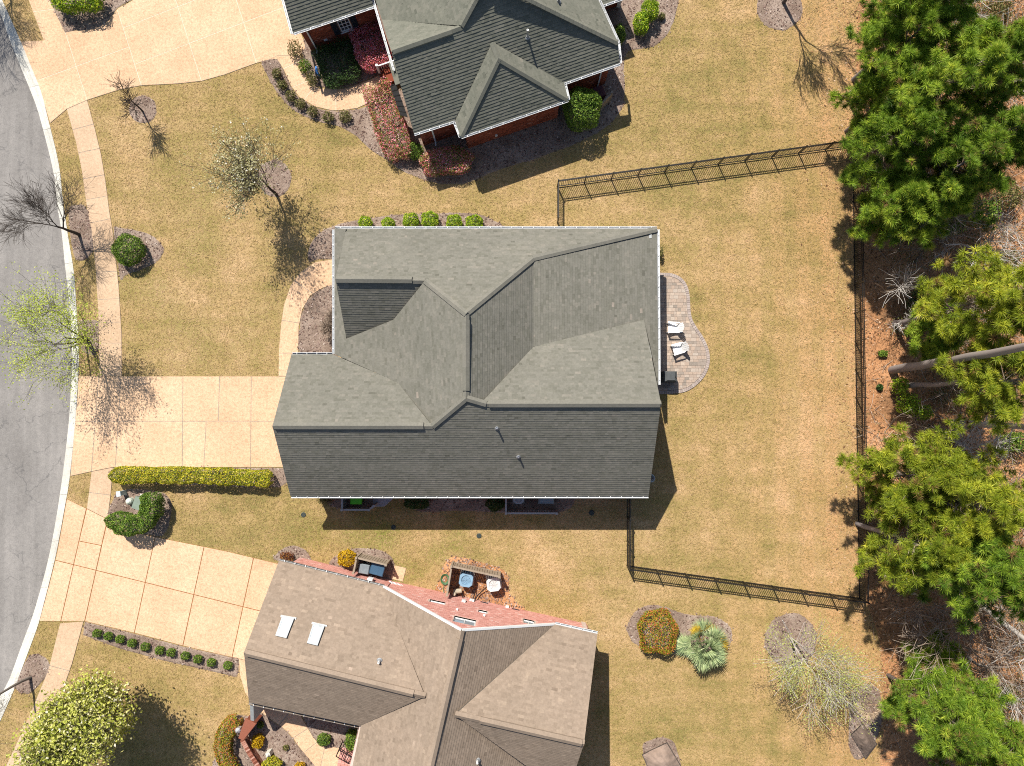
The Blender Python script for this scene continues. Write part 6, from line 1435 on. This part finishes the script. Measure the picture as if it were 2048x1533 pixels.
def wheelie(px, py, ang, label, mat, w=.55, d=.68, h=1.0, lid=None):
    p = G(px, py, h); t = thing("rubbish_bin", (p.x, p.y, 0), label, "bin", "wheeled rubbish bins", ang)
    def at(mm): mm.v = [tuple(Vector(v) + Vector((p.x, p.y, 0))) for v in mm.v]; return mm
    mm = MB(); mm.mesh([(x * s, y * s, z) for z, s in ((.06, .78), (h - .08, 1)) for x, y in ((-w / 2, -d / 2), (w / 2, -d / 2), (w / 2, d / 2), (-w / 2, d / 2))], [(3, 2, 1, 0), (4, 5, 6, 7), (0, 1, 5, 4), (1, 2, 6, 5), (2, 3, 7, 6), (3, 0, 4, 7)]); at(mm).build("body", MAT[mat], t)
    mm = MB(); mm.prism([(-w / 2 - .03, -d / 2 - .02), (w / 2 + .03, -d / 2 - .02), (w / 2 + .03, d / 2 + .05), (-w / 2 - .03, d / 2 + .05)], h - .08, h, bevel=.035); at(mm).build("lid", MAT[lid or mat], t)
    mm = MB(); mm.tube([(-w / 2, d / 2 + .08, h - .12), (w / 2, d / 2 + .08, h - .12)], .018, 6); at(mm).build("handle", MAT[mat], t)
    for s in (-1, 1): mm = MB(); mm.tube([(s * w * .42, d * .36, .11), (s * w * .5, d * .36, .11)], .11, 10); at(mm).build("wheel", MAT['fan_dark'], t)
    return t
plain("bin_blue", C(.045, .10, .17), .5); plain("bin_grey", C(.19, .22, .24), .5); plain("bin_lime", C(.13, .62, .02), .45); plain("bin_maroon", C(.09, .03, .035), .6); plain("box_grey", C(.30, .35, .37), .55)
wheelie(755, 1140, R(75), "blue lidded bin inside the smaller screen", 'bin_blue', .62, .72, 1.0); wheelie(728, 1139, R(80), "grey bin left of the blue one in the smaller screen", 'bin_grey', .5, .55, .95)
wheelie(712, 998, 0, "lime green bin in the shade under the middle house eave", 'bin_lime', .62, .62, .9); wheelie(1199, 184, R(20), "maroon bin behind the tan screen at the top house", 'bin_maroon', .6, .62, .95)
p = G(1093, 998, .75); t = thing("standby_generator", (p.x, p.y, 0), "grey boxy generator right of the shaded air conditioner", "generator"); mm = MB(); mm.prism([(p.x - .42, p.y - .3), (p.x + .42, p.y - .3), (p.x + .42, p.y + .4), (p.x - .42, p.y + .4)], .08, .72, bevel=.05); mm.build("housing", MAT['box_grey'], t); mm = MB(); mm.box((p.x, p.y + .05, .05), (.95, .85, .08)); mm.build("pad", MAT['kerb_concrete'], t)
for i in range(7): mm = MB(); mm.box((p.x - .25 + i * .08, p.y - .305, .4), (.03, .02, .3)); mm.build("louvre", MAT['box_grey'], t)
p = G(915, 1184, .4); t = thing("well_pump", (p.x, p.y, 0), "tan well pump and tank beside the blue grey air conditioner", "pump"); plain("pump_tan", C(.38, .33, .25), .6, var=.2)
mm = MB(); mm.tube([(p.x - .22, p.y, .35), (p.x + .25, p.y + .05, .35)], [.14, .14], 12); mm.build("motor", MAT['pump_tan'], t); mm = MB(); mm.lathe([(.12, 0), (.12, .5), (.08, .58)], 12, (p.x - .18, p.y - .1, 0)); mm.build("tank", MAT['pump_tan'], t); mm = MB(); mm.tube([(p.x + .2, p.y, .35), (p.x + .3, p.y - .2, .3), (p.x + .3, p.y - .5, .2)], .035, 6); mm.build("pipe", MAT['fence_black'], t)
# refrigerant lines and hose
for pts, lab in (([(945, 1172), (950, 1183), (947, 1196), (945, 1203)], "black pipe from the blue grey air conditioner to the wall"), ([(973, 1175), (963, 1184), (955, 1192), (949, 1203)], "black pipe from the pale air conditioner to the wall")):
    W_ = smooth_open([G(a, b, .25 if 0 < i < 3 else .4) for i, (a, b) in enumerate(pts)], 5); c = W_[0]; t = thing("refrigerant_pipe", c, lab, "pipe", "pipes to the pink wall"); mm = MB(); mm.tube(W_, .03, 6); mm.build("pipe", MAT['fence_black'], t)
plain("hose_green", C(.07, .16, .07), .5); p = G(890, 1159, .1); mm = MB()
for k in range(5): mm.tube([(p.x + (.17 + .022 * k) * math.cos(6.28318 * i / 20), p.y + (.22 + .022 * k) * math.sin(6.28318 * i / 20), .05 + .02 * k) for i in range(21)], .016, 5, cap=False)
mm.tube([(p.x - .05, p.y - .25, .06), (p.x - .1, p.y - .6, .08), (p.x - .02, p.y - .95, .3)], .014, 5); tag(mm.build("garden_hose", MAT['hose_green']), "coil of green garden hose left of the larger screen", "hose")
# pad and stoop beside the smaller screen
slabs("stepping_pad", "small tan concrete pad right of the smaller screen", [(789, 1131), (813, 1136), (806, 1164), (781, 1158)], [], PC, MAT['joint_grey'])
q0 = G(783, 1160, .6); t = thing("folding_rack", (q0.x, q0.y, 0), "white slatted rack leaning by the pink wall step", "rack"); 
for i in range(10): a = G(779 + i * 2.6, 1162 + i * .8, .55); mm = MB(); mm.bar(a, a + Vector((-.1, -.38, .02)), .045, .02); mm.build("slat", MAT['white_trim'], t)
for s in (0, 1): a = G(778, 1164 + s * 9, .5); b = G(806, 1172 + s * 9, .5); mm = MB(); mm.bar(a, b, .03, .03); mm.build("rail", MAT['white_trim'], t)
# gravel pad by the shaded bin; blue tub on the east side
plain("gravel_blue", C(.33, .36, .40), .9, var=.4, scale=14); pg = [(746, 985), (746, 1009), (750, 1014), (770, 1013), (786, 998), (790, 985)]; mm = MB(); mm.prism([(p.x, p.y) for p in GP(pg)], -.05, .07, bevel=.02); o = mm.build("stone_pad", MAT['gravel_blue'], kind='structure'); o['label'] = "blue grey pebbled slab in the shade beside the lime bin screen"
p = G(1302, 957, .3); t = thing("tub", (p.x, p.y, 0), "pale blue round tub in the shade at the right end of the middle house", "tub"); mm = MB(); mm.lathe([(.16, 0), (.22, .32), (.24, .32), (.235, .29), (.18, .05)], 16, (p.x, p.y, 0)); mm.build("bowl", MAT['cable_white'], t); mm = MB(); mm.lathe([(.15, .05), (.15, .06)], 12, (p.x, p.y, 0)); mm.build("soil", MAT['mulch'], t)
# drain grates in the lawn
plain("drain_green", C(.06, .075, .07), .6)
for px, py, r, lab in ((607, 1030, .15, "round dark drain cover in the lawn, leftmost of four"), (787, 1055, .15, "dark drain cover at the edge of the house shadow"), (958, 1072, .15, "dark drain cover in the sunny lawn above the pink wall"), (1183, 1026, .17, "drain cover inside the house shadow by the fence")):
    p = G(px, py); t = thing("drain_cover", (p.x, p.y, 0), lab, "drain", "drain covers in the lawn"); mm = MB(); mm.lathe([(r, -.02), (r, .03), (r * .82, .05), (r * .8, .02)], 14, (p.x, p.y, 0)); mm.build("ring", MAT['drain_green'], t)
    for i in range(5): y = (i - 2) * r * .3; hw = math.sqrt(max(0, (r * .8) ** 2 - y * y)); mm = MB(); mm.bar((p.x - hw, p.y + y, .035), (p.x + hw, p.y + y, .035), .02, .015); mm.build("grate_bar", MAT['drain_green'], t)

# ================================================================== front of the lower house
tinted("wall_brick", [(0, C(.16, .05, .03)), (.5, C(.30, .11, .07)), (1, C(.46, .25, .19))], .9, .2, 40, .15)
t = thing("garden_wall", G(515, 1490), "low brick garden wall with a tall pillar and brick coping", "wall")
wl = [G(484, 1480, .6), G(498, 1506, .6), G(520, 1540, .6), (G(540, 1575, .6))]
for a, b in zip(wl, wl[1:]):
    d = (b - a); L = d.length; d.normalize(); n = int(L / .105); mm = MB(); mm.bar(Vector((a.x, a.y, .26)), Vector((b.x, b.y, .26)), .2, .56); mm.build("wall_body", MAT['mortar_dark'], t)
    for i in range(n): q = a + d * (L * (i + .5) / n); mm = MB(); mm.box((q.x, q.y, .57), (L / n - .012, .27, .065), rz=math.atan2(d.y, d.x)); mm.build("coping_brick", MAT['wall_brick'], t)
    sd = d.cross(Vector((0, 0, 1)))
    mm = MB()
    for r_ in range(6):
        for i in range(int(L / .21)):
            for s_ in (-1, 1): q = a + d * (.105 + .21 * i + (.1 if r_ % 2 else 0)) + sd * (.1 * s_); mm.box((q.x, q.y, .06 + r_ * .08), (.195, .022, .066), rz=math.atan2(d.y, d.x))
    mm.build("bricks", MAT['wall_brick'], t, kind='stuff')
pa, pb = G(499, 1444, 1.25), G(484, 1476, 1.1); d = (pb - pa).normalized(); sd = Vector((-d.y, d.x, 0)); 
mm = MB(); q = [pa.to_2d() + sd.to_2d() * .35, pa.to_2d() - sd.to_2d() * .25, pb.to_2d() - sd.to_2d() * .12, pb.to_2d() + sd.to_2d() * .12]; mm.prism([(p.x, p.y) for p in q], -.05, 1.15); mm.build("pillar", MAT['wall_brick'], t)
q2 = inset([(p.x, p.y) for p in (q if area2([(p.x, p.y) for p in q]) > 0 else q[::-1])], -.05); mm = MB(); mm.prism(q2, 1.15, 1.24, bevel=.02); mm.build("pillar_cap", MAT['wall_brick'], t)
plain("lamp_silver", C(.55, .56, .58), .35, .5)
p = G(478, 1459, 1.0); t = thing("wall_lantern", (p.x, p.y, .9), "silver lantern fixed to the brick pillar", "lantern"); mm = MB(); mm.lathe([(.05, .75), (.13, .85), (.15, 1.15), (.17, 1.18), (.06, 1.3), (.02, 1.36)], 8, (p.x, p.y, 0)); mm.build("lantern_body", MAT['lamp_silver'], t); mm = MB(); mm.bar((p.x, p.y, 1.1), (pa.x * .4 + pb.x * .6, pa.y * .4 + pb.y * .6, 1.1), .06); mm.build("bracket", MAT['lamp_silver'], t)
plain("cast_stone", C(.58, .58, .50), .8, var=.15); p = G(538, 1507, .3); t = thing("garden_ornament", (p.x, p.y, 0), "pale square carved stone ornament standing in the front bed", "ornament"); mm = MB(); mm.box((p.x, p.y, .25), (.30, .26, .5), rz=.35, taper=.85); mm.build("block", MAT['cast_stone'], t); mm = MB(); mm.lathe([(.07, .5), (.09, .56), (.05, .62)], 10, (p.x, p.y, 0)); mm.build("knob", MAT['cast_stone'], t)
# brick porch with black iron railing
por = [(681, 1495), (722, 1503), (705, 1575), (668, 1565)]; W_ = [(p.x, p.y) for p in GP(por, .15)]; t = thing("brick_porch", (W_[0][0], W_[0][1], 0), "pink brick porch slab at the lower house front door", "porch")
mm = MB(); mm.prism(W_, -.05, .12); mm.build("porch_base", MAT['mortar'], t)
d1 = Vector((W_[1][0] - W_[0][0], W_[1][1] - W_[0][1])); d2 = Vector((W_[3][0] - W_[0][0], W_[3][1] - W_[0][1])); n1, n2 = 6, 20
for i in range(n1):
    for j in range(n2):
        q = Vector(W_[0]) + d1 * ((i + .5) / n1) + d2 * ((j + .5) / n2); mm = MB(); mm.box((q.x, q.y, .14), (d1.length / n1 - .012, d2.length / n2 - .012, .05), rz=math.atan2(d1.y, d1.x), tint=min(1, max(0, random.gauss(.5, .2)))); mm.build("brick", MAT['brick_pink'], t)
t = thing("porch_railing", G(690, 1515, .5), "black iron railing on the pink brick porch", "railing")
r0, r1, r2, r3 = G(679, 1496, 1.0), G(672, 1513, 1.0), G(704, 1514, 1.0), G(697, 1528, 1.0)
for a, b in ((r0, r1), (r0, r2), (r1, r3)):
    for z in (0, -.75): mm = MB(); mm.bar(a + Vector((0, 0, z)), b + Vector((0, 0, z)), .035); mm.build("rail", MAT['black_iron'], t)
    n = max(2, int((b - a).length / .14))
    for i in range(n + 1): q = a.lerp(b, i / n); mm = MB(); mm.bar((q.x, q.y, .15), (q.x, q.y, 1.0), .018 if 0 < i < n else .04); mm.build("baluster", MAT['black_iron'], t)

# ================================================================== brown sheets and stakes on the right
plain("net_brown", C(.13, .095, .075), .8, var=.3, scale=5); plain("sheet_brown", C(.26, .19, .15), .8, var=.25, scale=3)
def sheet(pts, z, mat, label, name, cat, nx=10, lift=.25, seed=2):
    q = GP(pts, 0); rnd = random.Random(seed); V = []
    for i in range(nx + 1):
        for j in range(nx + 1):
            u, v = i / nx, j / nx; p = q[0].lerp(q[1], u).lerp(q[3].lerp(q[2], u), v); V.append((p.x, p.y, .08 + z * math.sin(math.pi * u) * math.sin(math.pi * v) ** .6 + rnd.uniform(0, .04)))
    F = [(i * (nx + 1) + j, (i + 1) * (nx + 1) + j, (i + 1) * (nx + 1) + j + 1, i * (nx + 1) + j + 1) for i in range(nx) for j in range(nx)]; low = [(x, y, zz - .03) for x, y, zz in V]; mm = MB(); mm.mesh(V, F, .5); mm.mesh(low, [f[::-1] for f in F], .5)
    c = sum(q, Vector()) / 4; t = thing(name, (c.x, c.y, 0), label, cat); mm.build("cloth", MAT[mat], t)
    for k in range(4): mm = MB(); mm.tube([q[k] + Vector((0, 0, .1)), q[(k + 1) % 4] + Vector((0, 0, .1))], .03, 6); mm.build("edge_pole", MAT['bark_dark'], t)
    return t
sheet([(1284, 1508), (1333, 1484), (1362, 1533), (1308, 1560)], .5, 'sheet_brown', "folded brown sheet over something in the bed at the bottom edge", "tarpaulin", "tarpaulin")
sheet([(1701, 1468), (1724, 1446), (1752, 1487), (1730, 1516)], .35, 'net_brown', "dark brown net on poles at the wood edge bottom right", "net", "net", seed=5)
for a, b, lab in (((1565, 1241), (1583, 1270), "pale thin stake left of the lime leafing tree"), ((1610, 1246), (1612, 1262), "shorter pale stake right of the lime leafing tree")):
    p, q = G(*a, 1.4), G(*b, 0); t = thing("tree_stake", (q.x, q.y, 0), lab, "stake", "stakes at the lime leafing tree"); mm = MB(); mm.tube([q, p], .018, 5); mm.build("stake", MAT['bark_pale'], t)
    mm = MB(); mm.tube([p - Vector((0, 0, .1)), G(1590, 1290, .9)], .008, 4); mm.build("tie", MAT['bark_pale'], t)
# ================================================================== the lawn's own blades: short dormant turf, lying every way
def in_poly_np(X, Y, P):
    c = np.zeros(len(X), bool); n = len(P); j = n - 1
    for i in range(n):
        xi, yi, xj, yj = P[i][0], P[i][1], P[j][0], P[j][1]
        if yi != yj: c ^= ((yi > Y) != (yj > Y)) & (X < (xj - xi) * (Y - yi) / (yj - yi) + xi)
        j = i
    return c
grng = np.random.default_rng(77); NG = 420000
GX = grng.uniform(-31, 23.5, NG); GY = grng.uniform(-25, 27, NG)
keep = np.ones(NG, bool)
for P in NOGRASS: keep &= ~in_poly_np(GX, GY, P)
kx = np.interp(GY, [p.y for p in reversed(kin)], [p.x for p in reversed(kin)]); keep &= GX > kx + .03
wx = np.interp(GY, [p.y for p in reversed(wp)], [p.x for p in reversed(wp)]); keep &= GX < wx + np.abs(grng.normal(0, .5, NG)) - .2
GX, GY = GX[keep], GY[keep]; n = len(GX)
a = grng.uniform(0, 6.28318, n); l = grng.uniform(.07, .17, n); w = grng.uniform(.012, .026, n); rise = grng.uniform(.01, .06, n)
V = np.zeros((n, 3, 3)); ca, sa = np.cos(a), np.sin(a)
V[:, 0, 0] = GX - sa * w; V[:, 0, 1] = GY + ca * w; V[:, 1, 0] = GX + sa * w; V[:, 1, 1] = GY - ca * w; V[:, :2, 2] = .002
V[:, 2, 0] = GX + ca * l; V[:, 2, 1] = GY + sa * l; V[:, 2, 2] = rise
def blade_material():
    k = NT("lawn_blades"); big = k.noise(0.085, 4, 0.6, dist=0.4); mid_ = k.noise(0.5, 5, 0.7)
    t = k.math('ADD', k.math('ADD', k.math('MULTIPLY', k.attr(), .26), .07), k.math('MULTIPLY', k.math('ADD', big, mid_), .38))
    c = k.ramp(t, [(.32, C(.17, .16, .045)), (.46, C(.30, .225, .080)), (.6, C(.45, .31, .145)), (.78, C(.62, .43, .25))])
    b = k.bsdf(c, .8, None, 0, .15); tr = k.n('ShaderNodeBsdfTranslucent'); k.l(c, tr.inputs[0]); mx = k.n('ShaderNodeMixShader'); mx.inputs[0].default_value = .25
    k.l(b.outputs[0], mx.inputs[1]); k.l(tr.outputs[0], mx.inputs[2]); return k.done(mx)
MAT['blades'] = blade_material()
o = link("grass", np_mesh("grass", V.reshape(-1, 3), np.full(n, 3), np.arange(3 * n), grng.random(n)), None, MAT['blades'], 'stuff'); o['label'] = "short dormant tan and green turf of the lawns"
